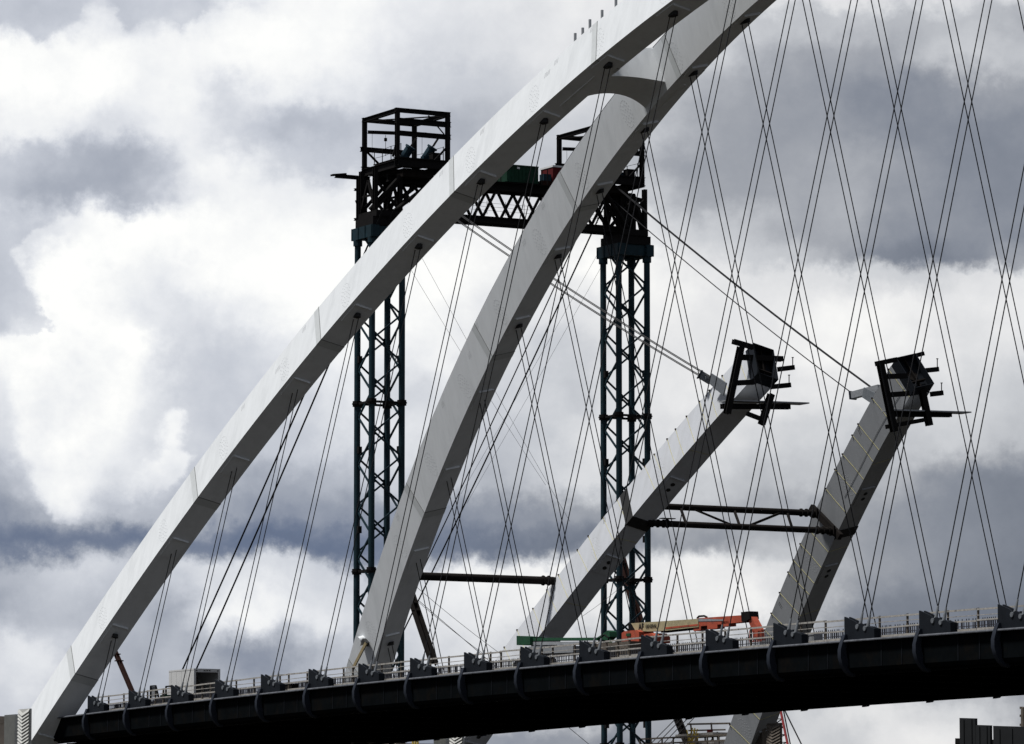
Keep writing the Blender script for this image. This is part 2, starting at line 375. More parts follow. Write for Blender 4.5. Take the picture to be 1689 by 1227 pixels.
ribA = make_rib(0, 0, -2.3, 21, 'white', 'bright white arch rib nearest the viewer, rising from lower left across the deck', finished=True)
ribB = make_rib(1, 0, -2.3, 21, 'white', 'grey white finished arch rib joined to the nearest one by the curved brace')
JT = 3.40
ribC = make_rib(0, S2, -2.3, JT, 'primer', 'cut off arch rib with yellow lines, left one of the unfinished pair', finished=False)
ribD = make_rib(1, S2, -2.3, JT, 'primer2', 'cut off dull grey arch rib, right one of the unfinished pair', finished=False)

# safety line along the top edge, small posts, painted strokes
for r_, sd in ((ribA, 0), (ribB, 1)):
    MB().path([rib(j, sd, -rw(j)/2+.12, RH+.10)[0] for j in frange(-1.6, 12, .4)], .028, 5).build('safety_line', 'cable', r_)
def prj(p):
    d = p.dot(fw); return CX+F*p.dot(rt)/d, CY-F*p.dot(up)/d
for (px, hh) in ((949,.62), (961,.55), (973,.68), (993,.62), (1016,.6)):
    j = min(frange(6, 9.9, .005), key=lambda q: abs(px-prj(rib(q, 0, -rw(q)/2+.15, RH)[0])[0]))
    p = rib(j, 0, -rw(j)/2+.15, RH)[0]
    MB().bar(p, p+V((0,0,hh)), .13, .13).build('lifting_post', 'galv', ribA)
def strokes(r_, side, S, j, n, cnt=3, ln=.34, slant=.35, m='bolt'):
    mb = MB()
    for k in range(cnt):
        c, T, tr, Nn = rib(j, side, -rw(j)/2, n, S); c = c+T*(k*.17)-tr*.006
        d = (Nn*1+T*slant).normalized(); mb.bar(c-d*ln/2, c+d*ln/2, .012, .035, T)
    return mb.build('paint_stroke', m, r_)
for j, n in ((2.9, 1.9), (2.35, 2.45), (3.35, 2.5), (5.55, 2.5), (6.2, 2.5), (7.2, 2.2), (7.35, 2.5), (7.9, 2.6)): strokes(ribA, 0, 0, j, n, 3 if n > 2.3 else 4)
for j, n in ((3.3, 2.0), (3.6, 2.5), (5.3, 2.5), (4.8, 2.3), (2.6, 2.4), (1.2, 2.5)): strokes(ribB, 1, 0, j, n)
for j, n, sd, r_ in ((1.2, 2.5, 0, ribC), (2.95, 2.5, 0, ribC), (.35, 2.3, 1, ribD), (2.55, 2.4, 1, ribD)): strokes(r_, sd, S2, j, n, 2, .5, .2, 'ink')

# curved brace between the two finished ribs
def brace():
    jc = 7.55
    a, T, trA, NA = rib(jc, 0); b, TB, trB, NB = rib(jc, 1)
    root = thing('arch_brace', a, 'white curved cross brace linking the two finished arch ribs near the top', 'arch brace')
    rings = []
    n = 28
    for i in range(n+1):
        v = i/n; e = abs(2*v-1); c = a.lerp(b, v); Nn = (NA.lerp(NB, v)).normalized(); fl = e**2.2
        hl = 1.1+1.0*fl; lift = .75*(1-e**2)-.1
        lo, hi = .02+lift*.9, RH-.05-.12*(1-fl)
        dn = 0
        rings.append([c-T*hl*1.05+Nn*lo, c+T*(hl-.35*fl)+Nn*lo, c+T*hl+Nn*hi, c-T*hl+Nn*hi])
    MB().loft(rings).build('brace_box', 'white', root, smooth=True)
    return root
brace()

# ------------------------------------------------------------------ hangers
def hangers(side, js, S=0):
    for n_, j in enumerate(js):
        for s in (-.36, .36):
            Z = zd(j)+(-.12 if s < 0 else -.24)
            foot = V((X0+D*j+s, (YN if side == 0 else YN+W), Z))
            best = rib(j+s/D, side)[0]
            best = rib(j, side)[0]; best = V((foot.x, best.y, best.z-.1))
            lr = 'left' if s < 0 else 'right'
            if side == 0:
                lab = '%s cable of the hanger pair rising from the %s deck bracket from the left' % (lr, ORD[j])
            else:
                lab = '%s cable of the %s hanger pair down the inner arch rib, counted from its foot' % (lr, ORD[j])
            root = thing('hanger_cable', foot, lab, 'hanger cable', 'hanger cables of the finished arch')
            MB().tube(foot, best, .032, 8).build('cable', 'cable', root)
            d = (best-foot).normalized()
            MB().tube(foot-d*.15, foot+d*.55, .10, 10, .05).build('socket', 'sock', root, smooth=True)
            MB().tube(foot-V((0,.26,.22)), foot+V((0,.26,-.22)), .13, 12).build('clevis_pin', 'sock', root)
hangers(0, range(0, 18)); hangers(1, range(0, 16))

# ------------------------------------------------------------------ deck
deck = thing('bridge_deck', (X0, YN+W/2, zd(0)-3.2), 'dark blue black girder deck of the finished bridge crossing the whole picture', 'bridge deck')
JE = frange(-1.8, 22, .25)
def sweep(prof, name, m, parent, js=JE, flip=False):
    rings = []
    for j in js:
        rings.append([V((X0+D*j, (YN+p[0]) if not flip else (YN+W-p[0]), zd(j)+p[1])) for p in prof])
    return MB().loft(rings).build(name, m, parent, smooth=False)
web = [(-.16,-1.118),(-.16,-2.45),(-.02,-2.66),(.28,-2.72),(.34,-2.72),(.1,-2.5),(-.06,-2.4),(-.06,-1.118)]
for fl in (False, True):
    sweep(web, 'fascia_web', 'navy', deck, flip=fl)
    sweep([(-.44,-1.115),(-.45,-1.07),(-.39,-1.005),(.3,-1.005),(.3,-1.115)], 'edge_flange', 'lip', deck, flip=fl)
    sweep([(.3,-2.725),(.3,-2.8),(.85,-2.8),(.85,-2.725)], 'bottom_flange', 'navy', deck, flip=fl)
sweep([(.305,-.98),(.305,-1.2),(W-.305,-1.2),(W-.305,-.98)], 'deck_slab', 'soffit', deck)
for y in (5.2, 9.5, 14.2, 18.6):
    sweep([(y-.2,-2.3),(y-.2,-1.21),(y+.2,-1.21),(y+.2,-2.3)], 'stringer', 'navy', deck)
for j in range(-1, 22):
    X = X0+D*j-.6; z = zd(j); mb = MB()
    mb.prism([(X-.06, YN+.36, z-1.22), (X-.06, YN+W-.36, z-1.22), (X-.06, YN+W-.36, z-2.7), (X-.06, YN+.36, z-2.7)], (.12,0,0))
    mb.span((X-.2, YN+.8, z-2.704), (X+.2, YN+W-.8, z-2.76)); mb.build('floor_beam', 'navy', deck)
MB().span((X0-8.0, YN+1.0, zd(-1)-3.7), (X0-6.2, YN+W-.3, zd(-1)-2.81)).build('end_cross_beam', 'navy', deck)
def rz0(X): return zd((X-X0)/D)
# deck brackets
for j in range(0, 18):
    X, z = X0+D*j, zd(j)
    for sd in (0, 1):
        y0 = YN if sd == 0 else YN+W; q = 1 if sd == 0 else -1
        if sd == 1: lab = 'bracket on the far edge of the deck, hidden behind the near girder'
        else: lab = 'dark blue black cable bracket on the near deck edge, %s from the left' % ORD[j]
        root = thing('deck_bracket', (X, y0, z-1.1), lab, 'cable bracket', 'cable brackets along the deck edge' if sd == 0 else 'cable brackets on the far deck edge')
        mb = MB()
        pts = [(-1.62,.24),(-1.2,.12),(-.62,-.06),(-.36,-.24),(-.12,-.17),(.12,-.22),(.36,-.42),(.6,-.36),(1.2,-.5),(1.22,-.995),(-1.62,-.995)]
        for yy in (-.2, .1): mb.prism([(X+a, y0+yy, z+b) for a, b in pts], (0,.11,0))
        mb.span((X-1.6, y0-.088, z-.99), (X-1.45, y0+.098, z+.02)).span((X+1.05, y0-.088, z-.99), (X+1.2, y0+.098, z-.52))
        mb.build('gusset_plate', 'bracket', root)
        pr = [(-.34,-.70),(-.50,-1.1),(-.62,-1.5),(-.62,-1.9),(-.5,-2.3),(-.28,-2.62),(.0,-2.86),(.3,-2.9),(.3,-2.7),(.05,-2.4),(-.2,-1.95),(-.28,-1.5),(-.2,-1.12),(-.1,-.98),(-.1,-.7)]
        MB().prism([(X-1.63, y0+q*a, z+b) for a, b in pr], (.3,0,0)).build('fascia_fin', 'fin', root, smooth=True)
for j in range(0, 18):
    X = X0+D*j
    for o in (1.8, 3.7): MB().prism([(X+o, YN-.19, rz0(X+o)-1.125), (X+o, YN-.161, rz0(X+o)-1.125), (X+o, YN-.161, rz0(X+o)-2.44), (X+o, YN-.19, rz0(X+o)-2.44)], (.09,0,0)).build('web_seam', 'navy2', deck)
# guard rail, toe board, rebar barriers
rail = thing('guard_rail', (X0, YN+.6, zd(0)-1), 'weathered timber and steel guard rail along the near edge of the deck', 'guard rail')
def rz(X): return zd((X-X0)/D)
xs = [X0-2.5]; 
while xs[-1] < X0+D*17.5: xs.append(xs[-1]+random.choice((1.3, 2.6, 2.4, 2.7)))
for X in xs:
    MB().bar((X, YN+.75, rz(X)-.97), (X, YN+.75, rz(X)+.22), .09, .09).build('post', 'post', rail)
for zz, hh, nm in ((.15, .09, 'top_rail'), (-.15, .035, 'wire_rail'), (-.42, .08, 'mid_rail'), (-.88, .15, 'toe_board')):
    for a, b in zip(xs[::2], xs[2::2]+[xs[-1]] if len(xs) % 2 else xs[2::2]):
        if b-a < .1: continue
        o = random.uniform(-.025, .025)
        MB().bar((a+.02, YN+.67, rz(a)+zz+o), (b-.02, YN+.67, rz(b)+zz+random.uniform(-.025,.025)), .05, hh).build(nm, 'timber', rail)
for (yy, hgt, lab) in ((2.6, .86, 'dark cage of barrier reinforcing bars just behind the near guard rail'), (9.0, .95, 'second row of barrier reinforcing bars further across the deck')):
    mb = MB(); X = X0-4
    while X < X0+D*17.5:
        z = rz(X)-.98; l = random.uniform(-.03, .03)
        mb.bar((X, YN+yy, z), (X+l, YN+yy, z+hgt), .035, .035); mb.bar((X+.1, YN+yy+.3, z), (X+.1-l, YN+yy+.3, z+hgt*.92), .035, .035)
        X += random.choice((.2, .2, .22, .24, .18, .2, .4))
    for zz in (.3, .55, .82):
        for j in range(-1, 18): mb.bar((X0+D*j, YN+yy, zd(j)-.98+zz*hgt), (X0+D*(j+1), YN+yy, zd(j+1)-.98+zz*hgt), .04, .04)
    tag(mb.build('rebar_cage', 'rebar'), lab, 'rebar cage')

# things lying on the deck edge: boards and small boxes seen through the rail
for k, (px, ww, cc) in enumerate(((330, 3.0, 'timber'), (480, 1.2, 'black'), (705, 2.4, 'timber'), (1040, 2.6, 'timber'), (1345, .5, 'galv'))):
    p = bp(px, 1150-(px-330)*.096, 'Y', YN+1.6); z = rz(p.x)-.975
    mb = MB()
    if cc == 'timber':
        for i in range(3): mb.box((p.x+.1*i, YN+1.6+.05*i, z+.06+.11*i), (ww, .5, .1))
        nm, lab, ct = 'timber_stack', ('flat stack of boards on the deck behind the guard rail, below the white truck box', None, 'flat stack of boards on the deck behind the guard rail, right of the grey prop', 'flat stack of boards on the deck behind the guard rail, below the orange lift')[min(k, 3)], 'timber'
    else:
        mb.box((p.x, YN+1.6, z+.28), (ww, .5, .5)); mb.box((p.x, YN+1.6, z+.56), (ww*1.05, .56, .06)); nm, lab, ct = 'tool_box', ('black low tool box on the deck between the fifth and sixth brackets', 'small pale utility box on the deck right of the unfinished right rib')[k//4], 'tool box'
    tag(mb.build(nm, cc), lab, ct)

# ------------------------------------------------------------------ shoring towers
XT = -328.4; YT = (168.8, 191.3)
TOP = 50.9
def tower(y, label):
    root = thing('lattice_tower', (XT, y, -3), label, 'lattice tower', 'teal lattice stay towers')
    a, b = 1.26, 1.33
    cs = [(-a,-b),(a,-b),(a,b),(-a,b)]
    for (cx_, cy_) in cs:
        MB().tube((XT+cx_, y+cy_, -3), (XT+cx_, y+cy_, 50.5), .25, 16).build('leg', 'teal', root, smooth=True)
    for k in range(4):
        p, q = cs[k], cs[(k+1) % 4]; mb = MB()
        z = -2.4+(0 if k % 2 else 1.3)
        dirv = V((q[0]-p[0], q[1]-p[1], 0)).normalized()
        while z < 48.8:
            A = V((XT+p[0], y+p[1], 0))+dirv*.22; B = V((XT+q[0], y+q[1], 0))-dirv*.22
            mb.bar(A+V((0,0,z)), B+V((0,0,z+1.75)), .13, .13); mb.bar(B+V((0,0,z+2.05)), A+V((0,0,z+3.75)), .13, .13)
            for (E, zz) in ((A, z+.0), (B, z+1.9), (A, z+3.75)): mb.box(E+V((0,0,zz)), (.16,.16,.5))
            z += 3.75
        mb.build('lattice_bracing', 'teal', root)
    for zc in (10.8, 24.2, 37.5):
        mb = MB()
        for (cx_, cy_) in cs:
            mb.tube((XT+cx_, y+cy_, zc-.22), (XT+cx_, y+cy_, zc-.05), .37, 12); mb.tube((XT+cx_, y+cy_, zc+.05), (XT+cx_, y+cy_, zc+.22), .37, 12)
            mb.tube((XT+cx_, y+cy_, zc-.05), (XT+cx_, y+cy_, zc+.05), .42, 12)
        for k in range(4):
            p, q = cs[k], cs[(k+1) % 4]; mb.bar((XT+p[0], y+p[1], zc), (XT+q[0], y+q[1], zc), .14, .18)
        mb.build('splice_collar', 'black', root)
    mb = MB()
    for zz in (41, 33.8, 27.5, 17, 12.5):
        mb.box((XT-a+.42, y-b, zz), (.3,.3,.55)); mb.box((XT+a-.42, y+b, zz+.02), (.3,.3,.55)); mb.tube((XT-a-.45, y-b, zz), (XT-a, y-b, zz), .04, 6)
    mb.build('junction_box', 'black', root)
    mb = MB()
    for (cx_, cy_) in cs: mb.tube((XT+cx_, y+cy_, 50.1), (XT+cx_, y+cy_, 50.55), .36, 12)
    for sy in (-b, b): mb.span((XT-a-.55, y+sy-.3, 50.55), (XT+a+.55, y+sy+.3, 51.5))
    for sx in (-a, a): mb.span((XT+sx-.25, y-b+.302, 50.6), (XT+sx+.25, y+b-.302, 51.46))
    for sy in (-b, b):
        for xx in (-1.7,-.6,.6,1.7): mb.span((XT+xx-.03, y+sy-.36, 50.56), (XT+xx+.03, y+sy+.4, 51.49))
    mb.build('cap_beam', 'teal', root)
    return root
tower(YT[0], 'left teal lattice tower standing behind the nearest arch rib')
tower(YT[1], 'right teal lattice tower behind the cut off rib with yellow lines')

def head(y, s, label, cagelab):
    root = thing('tower_head', (XT, y, 51.5), label, 'tower head', 'black steel heads on the towers')
    a, b = 1.26, 1.33; yc = y+2.3*s
    mb = MB()
    mb.span((XT-1.45, y-1.45, 51.505), (XT+1.6, y+1.5, 52.2)); mb.span((XT-1.5, y-1.2, 52.202), (XT+1.7, y+1.2, 52.7)); mb.build('grillage', 'black', root)
    for dx_ in (-1.1, 1.3):
        for dy_ in (-1.1, 1.1): MB().ibeam((XT+dx_, y+dy_, 52.7), (XT+dx_, y+dy_, 56.1), .34, .34).build('column', 'black', root)
    mb = MB()
    for dy_ in (-1.1, 1.1):
        mb.bar((XT-1.1, y+dy_, 52.8), (XT+.1, y+dy_, 55.2), .2, .2); mb.bar((XT+1.3, y+dy_, 52.8), (XT+.1, y+dy_, 55.2), .2, .2)
        mb.bar((XT-1.1, y+dy_, 54.0), (XT+1.3, y+dy_, 54.0), .14, .16)
    for dx_ in (-1.1, 1.3): mb.bar((XT+dx_, y-1.1, 52.8), (XT+dx_, y+1.1, 55.2), .24, .24); mb.bar((XT+dx_, y+1.1, 52.8), (XT+dx_, y-1.1, 55.2), .2, .2)
    for dx_ in (-1.3, 1.5): mb.tube((XT+dx_, y+.6*s, 52.8), (XT+dx_+1.4, yc+1.2*s, 55.3), .17, 8)
    mb.tube((XT+.6, y-1.2*s, 52.8), (XT+2.4, y+.6*s, 55.4), .2, 8)
    mb.build('raking_brace', 'black', root)
    # swivel saddle and the platform girders that reach out towards the rib line
    mb = MB()
    mb.span((XT-1.9, yc-1.35, 55.45), (XT+2.2, yc+1.35, 56.1)); mb.build('saddle_girder', 'brown', root)
    mb = MB()
    for sx in (-2.85, 2.85): mb.ibeam((XT+sx, yc-2.5, 56.45), (XT+sx, yc+2.5, 56.45), .35, .7)
    for sy in (-2.25, 2.25): mb.ibeam((XT-3.05, yc+sy, 56.3), (XT+3.05, yc+sy, 56.3), .35, .6)
    for q in (-1.6, 0, 1.6): mb.ibeam((XT-2.7, yc+q, 56.7), (XT+2.7, yc+q, 56.7), .2, .14)
    mb.span((XT-2.0, yc-1.9, 56.83), (XT+2.7, yc+2.1, 56.9))
    mb.build('platform_beam', 'black', root)
    # handrails round the working deck
    mb = MB()
    for sx in (-2.0, -.6, .9, 2.6):
        for sy in (-1.8, 2.0): mb.bar((XT+sx, yc+sy, 56.9), (XT+sx, yc+sy, 58.0), .05, .05)
    for sy in (-1.8, 2.0):
        for z in (57.4, 57.95): mb.path([(XT-2.0, yc+sy, z), (XT-.6, yc+sy, z-.04), (XT+.9, yc+sy, z+.03), (XT+2.6, yc+sy, z)], .018, 4)
    mb.build('platform_handrail', 'black', root)
    # access frame and outrigger on the bank side
    mb = MB()
    xb, yb = XT-2.1, y-.75*s
    for (px_, py_) in ((xb, yb-.15), (xb, yb+.5), (xb+.6, yb+1.0)): mb.ibeam((px_, py_, 51.5), (px_, py_, 55.6), .24, .24)
    mb.ibeam((xb-.9, yb, 52.5), (xb+.7, yb+.5, 52.5), .2, .2); mb.ibeam((xb-.9, yb, 54.9), (xb+.7, yb+.5, 54.9), .2, .2)
    mb.bar((xb-.7, yb, 54.0), (xb, yb, 53.1), .1, .1); mb.bar((xb, yb, 54.2), (xb+.7, yb, 52.9), .1, .1)
    mb.ibeam((xb, yb-2.2*s, 55.75), (xb, yb+.9*s, 55.75), .3, .3); mb.bar((xb-.2, yb-2.4*s, 55.82), (xb-.2, yb-1.2*s, 55.98), .5, .14)
    mb.path([(xb-.6, yb, 54.8), (xb+.0, yb+.3, 54.6), (xb+.7, yb+.6, 54.8)], .015, 4)
    mb.build('access_frame', 'black', root)
    # hoist cage
    cg = thing('hoist_cage', (XT, yc, 56.9), cagelab, 'hoist cage', 'open steel hoist cages on the tower heads')
    zt = 60.68
    for sx in (-2.85, 2.85):
        for sy in (-2.25, 2.25): MB().ibeam((XT+sx, yc+sy, 56.66), (XT+sx, yc+sy, zt), .32, .32).build('post', 'black', cg)
    for sx in (-2.85, 2.85):
        MB().ibeam((XT+sx, yc-2.45, zt-.1), (XT+sx, yc+2.45, zt-.1), .3, .34).build('top_beam', 'black', cg)
    for sy in (-2.25, 2.25):
        MB().ibeam((XT-2.7, yc+sy, zt-.12), (XT+2.7, yc+sy, zt-.12), .3, .34).build('top_beam', 'black', cg)
    MB().ibeam((XT+2.85, yc-2.4, 59.75), (XT+2.85, yc+2.5, 59.75), .3, .42).build('ring_beam', 'black', cg)
    MB().ibeam((XT-2.85, yc-2.6, 58.2), (XT-2.85, yc+1.2, 58.2), .3, .38).build('ring_beam', 'black', cg)
    MB().ibeam((XT+2.86, yc-2.2, 58.75), (XT+2.86, yc+2.5, 58.75), .3, .38).build('ring_beam', 'black', cg)
    mb = MB()
    mb.bar((XT+2.85, yc+2.15, 57.9), (XT+2.85, yc+1.1, 56.8), .14, .14); mb.bar((XT+2.85, yc-2.15, 58.6), (XT+1.9, yc-2.15, 57.0), .14, .14)
    mb.bar((XT-2.85, yc-2.0, 58.0), (XT-2.85, yc-.7, 56.9), .14, .14); mb.bar((XT+2.7, yc+.6, zt-.3), (XT+2.7, yc+2.0, 59), .08, .08)
    mb.bar((XT-2.7, yc-2.2, zt-.2), (XT+2.6, yc+2.1, zt-.2), .1, .1)
    mb.build('knee_brace', 'black', cg)
    MB().ibeam((XT-2.4, yc-2.2, 59.55), (XT+.3, yc+1.7, 59.3), .2, .26).build('hoist_rail', 'black', cg)
    mb = MB(); hx, hy = XT-1.6, yc-1.0
    mb.tube((hx, hy, 59.3), (hx, hy, 57.6), .02, 5); mb.tube((hx, hy, 59.05), (hx, hy, 58.8), .13, 8); mb.tube((XT-2.2, yc-1.9, 59.4), (XT-2.2, yc-1.9, 57.3), .014, 5)
    mb.tube((XT+.1, yc+1.4, 59.3), (XT+.1, yc+1.4, 57.2), .014, 5)
    mb.build('hoist_hook', 'black', cg)
    # strand jacks standing on the platform
    for k, (jx, jy) in enumerate(((XT+.2, yc-.5), (XT+.9, yc+1.1))):
        jr = thing('strand_jack', (jx, jy, 56.9), ('blue inclined strand jack beside the middle post of the %s hoist cage' if k == 0 else 'blue inclined strand jack at the open side of the %s hoist cage') % ('left' if s > 0 else 'right'), 'strand jack', 'blue strand jacks on the tower heads')
        d = V((.45, .42*s, .9)).normalized(); p = V((jx, jy, 56.95))
        MB().tube(p, p+d*1.25, .36, 12).tube(p+d*1.25, p+d*1.4, .44, 12).build('cylinder', 'blue', jr)
        mb = MB()
        for o in (-.16, 0, .16): mb.tube(p+d*1.4+V((o,0,0)), p+d*2.2+V((o,0,0)), .035, 6)
        mb.build('strand_tail', 'black', jr); MB().box(p+V((.45,0,.15)), (.5,.7,.45)).build('hydraulic_unit', 'blue', jr)
    gb = MB().box((XT+1.9, yc+1.6, 57.2), (.7,.7,.55)).box((XT+1.9, yc+1.6, 57.5), (.76,.76,.05)).build('control_box', 'black')
    tag(gb, 'black control box at the edge of the %s tower platform' % ('left' if s > 0 else 'right'), 'control box')
head(YT[0], 1, 'black braced steel head on top of the left tower', 'open black steel cage with hoist on the left tower, fully in view')
head(YT[1], -1, 'black braced steel head on top of the right tower, half hidden by an arch rib', 'open black steel cage with hoist on the right tower, crossed by an arch rib')

# cross truss between the towers
root = thing('cross_truss', (XT, 180, 52.2), 'black steel truss spanning between the two tower tops', 'steel truss')
y0, y1 = YT[0]+1.2, YT[1]-1.2; np_ = 8; pit = (y1-y0)/np_
for sx, pn in ((-.83, 846), (.83, 864)):
    X = XT+sx
    MB().ibeam((X, y0-1.0, 55.43), (X, y1+1.0, 55.43), .42, .6, t=.12).build('top_chord', 'black', root)
    MB().ibeam((X, y0-1.0, 52.7), (X, y1+1.0, 52.7), .42, .5, t=.1).build('bottom_chord', 'black', root)
    mb = MB()
    ph = (bp(pn, 310, 'X', X).y-pit/2-y0) % pit
    for k in range(-1, np_+1):
        a = y0+k*pit+ph
        if a > y0-.5 and a+pit < y1+.8: mb.bar((X, a, 52.9), (X, a+pit/2, 55.18), .17, .19); mb.bar((X, a+pit/2, 55.18), (X, a+pit, 52.9), .17, .19)
    mb.build('web_diagonal', 'black', root)
mb = MB()
for k in range(np_+1): mb.bar((XT-.8, y0+k*pit, 55.3), (XT+.8, y0+k*pit, 55.3), .15, .15)
for z in (53.35, 53.65, 53.95): mb.path([(XT+1.6, y0, z), (XT+1.6, (y0+y1)/2, z-.03), (XT+1.6, y1, z)], .012, 4)
for k in range(0, 12): mb.bar((XT+1.6, y0+.8+k*1.7, 53.0), (XT+1.6, y0+.8+k*1.7, 54.1), .03, .03)
mb.build('walkway_rail', 'black', root)
MB().span((XT-1.2, y0, 55.735), (XT+1.4, y1, 55.78)).build('deck_plate', 'black', root)
# equipment on the truss
def ypx(px, py, X): return bp(px, py, 'X', X).y
xa = XT+1.2
ya, yb_ = ypx(836, 290, xa), ypx(888, 290, xa)
root = thing('steel_container', (XT, (ya+yb_)/2, 55.78), 'dark green steel container standing on the cross truss', 'container')
MB().span((XT-.9, ya, 55.9), (xa, yb_, 57.25)).build('container_body', 'dgreen', root)
mb = MB()
for i in range(9):
    yy = ya+.1+(yb_-ya-.2)*i/8; mb.span((xa+.002, yy-.03, 55.95), (xa+.05, yy+.03, 57.15))
mb.span((xa+.002, ya, 57.17), (xa+.07, yb_, 57.27)); mb.span((xa+.002, ya, 55.86), (xa+.07, yb_, 55.94)); mb.build('side_rib', 'dgreen', root)
MB().span((xa+.06, ya+.9, 56.95), (xa+.075, ya+1.15, 57.1)).build('notice_plate', 'white2', root)
mb = MB()
for yy in (ya+.4, yb_-.4): mb.span((XT-.9, yy-.12, 55.785), (xa, yy+.12, 55.895))
mb.build('skid', 'black', root)
ya, yb_ = ypx(912, 285, xa), ypx(926, 285, xa)
root = thing('generator', (XT, ya, 55.78), 'red housed generator on the truss tucked against the arch rib', 'generator')
MB().span((XT-.8, ya, 56.2), (xa, ya+2.2, 57.35)).build('housing', 'red', root); MB().span((XT-.9, ya-.05, 57.355), (xa+.05, ya+2.25, 57.5)).build('roof', 'white2', root)
MB().span((XT-.8, ya-1.0, 55.79), (xa, ya+2.2, 56.19)).build('base_frame', 'rust', root)
MB().span((XT+.4, ya-.8, 56.2), (xa-.1, ya-.1, 56.75)).build('pump_unit', 'blue', root)
mb = MB()
for px in (806, 812, 820, 826, 894, 903):
    yy = ypx(px, 290, XT+1.5); mb.bar((XT+1.5, yy, 55.78), (XT+1.5, yy, 56.9+random.uniform(-.2,.3)), .06, .06)
yy0, yy1 = ypx(800, 290, XT+1.5), ypx(830, 290, XT+1.5)
for z in (56.3, 56.8): mb.bar((XT+1.5, yy0, z), (XT+1.5, yy1, z), .03, .03)
tag(mb.build('truss_handrail', 'black'), 'thin black handrail posts on top of the cross truss', 'handrail')

# ------------------------------------------------------------------ stays and guy wires
def stay(a, b, r, label, sag=0, m='cable', pair=0, group='strand stays of the towers', name='stay_cable', cat='stay cable'):
    a, b = V(a), V(b); pts = []
    for i in range(13):
        t = i/12; p = a.lerp(b, t); p.z -= sag*4*t*(1-t); pts.append(p)
    mb = MB().path(pts, r, 6)
    if pair: mb.path([p+V((0, pair, .02)) for p in pts], r, 6)
    return tag(mb.build(name, m), label, cat, group)
YL, YR = YT[0]+1.6, YT[1]-1.6
yA = YT[0]
stay(bp(650, 345, 'Y', yA), bp(285, 1190, 'Y', yA), .078, 'thick black backstay of the left tower, the upper right one of two', .45)
stay(bp(632, 345, 'Y', yA-1.2), bp(262, 1190, 'Y', yA-1.2), .078, 'thick black backstay of the left tower, the lower left one of two', .45)
stay(bp(1000, 332, 'Y', YT[1]), bp(612, 1150, 'Y', YT[1]), .07, 'thick black backstay of the right tower, the lower right one of two', .4)
stay(bp(982, 325, 'Y', YT[1]-1.2), bp(596, 1150, 'Y', YT[1]-1.2), .055, 'thick black backstay of the right tower, the upper left one of two', .4)
anC = bp(1190, 632, 'Y', 172.6); anD = bp(1448, 650, 'Y', 188.0)
stay(bp(700, 313, 'Y', YL+1), bp(1174, 624, 'Y', 172.2), .034, 'upper twin forestay from the left tower to the left unfinished rib', .35, pair=.16, m='strand')
stay(bp(700, 326, 'Y', YL+1), bp(1160, 624, 'Y', 173.2), .034, 'lower twin forestay from the left tower to the left unfinished rib', .35, pair=.16, m='strand')
stay(bp(985, 282, 'Y', YR-1), bp(1440, 642, 'Y', 188.5), .040, 'upper twin forestay from the right tower to the right unfinished rib', .35, pair=.12)
stay(bp(975, 298, 'Y', YR-1), bp(1406, 649, 'Y', 189.5), .040, 'lower forestay from the right tower to the right unfinished rib', .35)
gw = dict(m='strand', group='thin guy wires', name='guy_wire', cat='guy wire')
stay(bp(692, 418, 'Y', 160), bp(940, 860, 'Y', 168), .012, 'faint thin guy wire descending right between the arch ribs, upper one', .2, **gw)
stay(bp(678, 445, 'Y', 160), bp(900, 800, 'Y', 168), .012, 'faint thin guy wire descending right between the arch ribs, lower one', .2, **gw)
stay(bp(985, 420, 'Y', 190), bp(760, 815, 'Y', 190), .012, 'faint thin guy wire from the right tower cap going down left, upper one', .1, **gw)
stay(bp(1000, 425, 'Y', 190), bp(770, 830, 'Y', 190), .012, 'faint thin guy wire from the right tower cap going down left, lower one', .1, **gw)
stay(bp(687, 968, 'Y', 158), bp(825, 1078, 'Y', 166), .016, 'thin guy wire from below the horizontal strut to the deck, upper one', .1, **gw)
stay(bp(681, 985, 'Y', 158), bp(797, 1078, 'Y', 166), .016, 'thin guy wire from below the horizontal strut to the deck, lower one', .1, **gw)
stay(bp(958, 1018, 'Y', 176), bp(1046, 948, 'Y', 186), .014, 'thin wire rising from the unfinished left rib to the right tower', .15, **gw)
stay(bp(690, 990, 'Y', 150), bp(1060, 1300, 'Y', 172), .02, 'thin guy wire showing under the deck left of the right tower', .1, **gw)
for k in range(4):
    stay(bp(1150+k*9, 1150, 'Y', 205), bp(1030+k*11, 1270, 'Y', 205), .035, 'grey stay strand in the bundle under the deck right of the tower', .0, m='strand', group='bundle of stay strands under the deck')

# ------------------------------------------------------------------ struts
def onrib(px, py, side, S, n=0, t=0):
    return min((rib(j, side, t, n, S)[0] for j in frange(-2.3, 9, .005)), key=lambda p: (prj(p)[0]-px)**2+(prj(p)[1]-py)**2)
def onribj(px, py, side, S, t=0, n0=None):
    best = None
    for j in frange(-2.3, 4, .02):
        for n in (frange(0, RH, .1) if n0 is None else (n0,)):
            x, y = prj(rib(j, side, t, n, S)[0]); e = (x-px)**2+(y-py)**2
            if best is None or e < best[0]: best = (e, j, n)
    return best[1:]
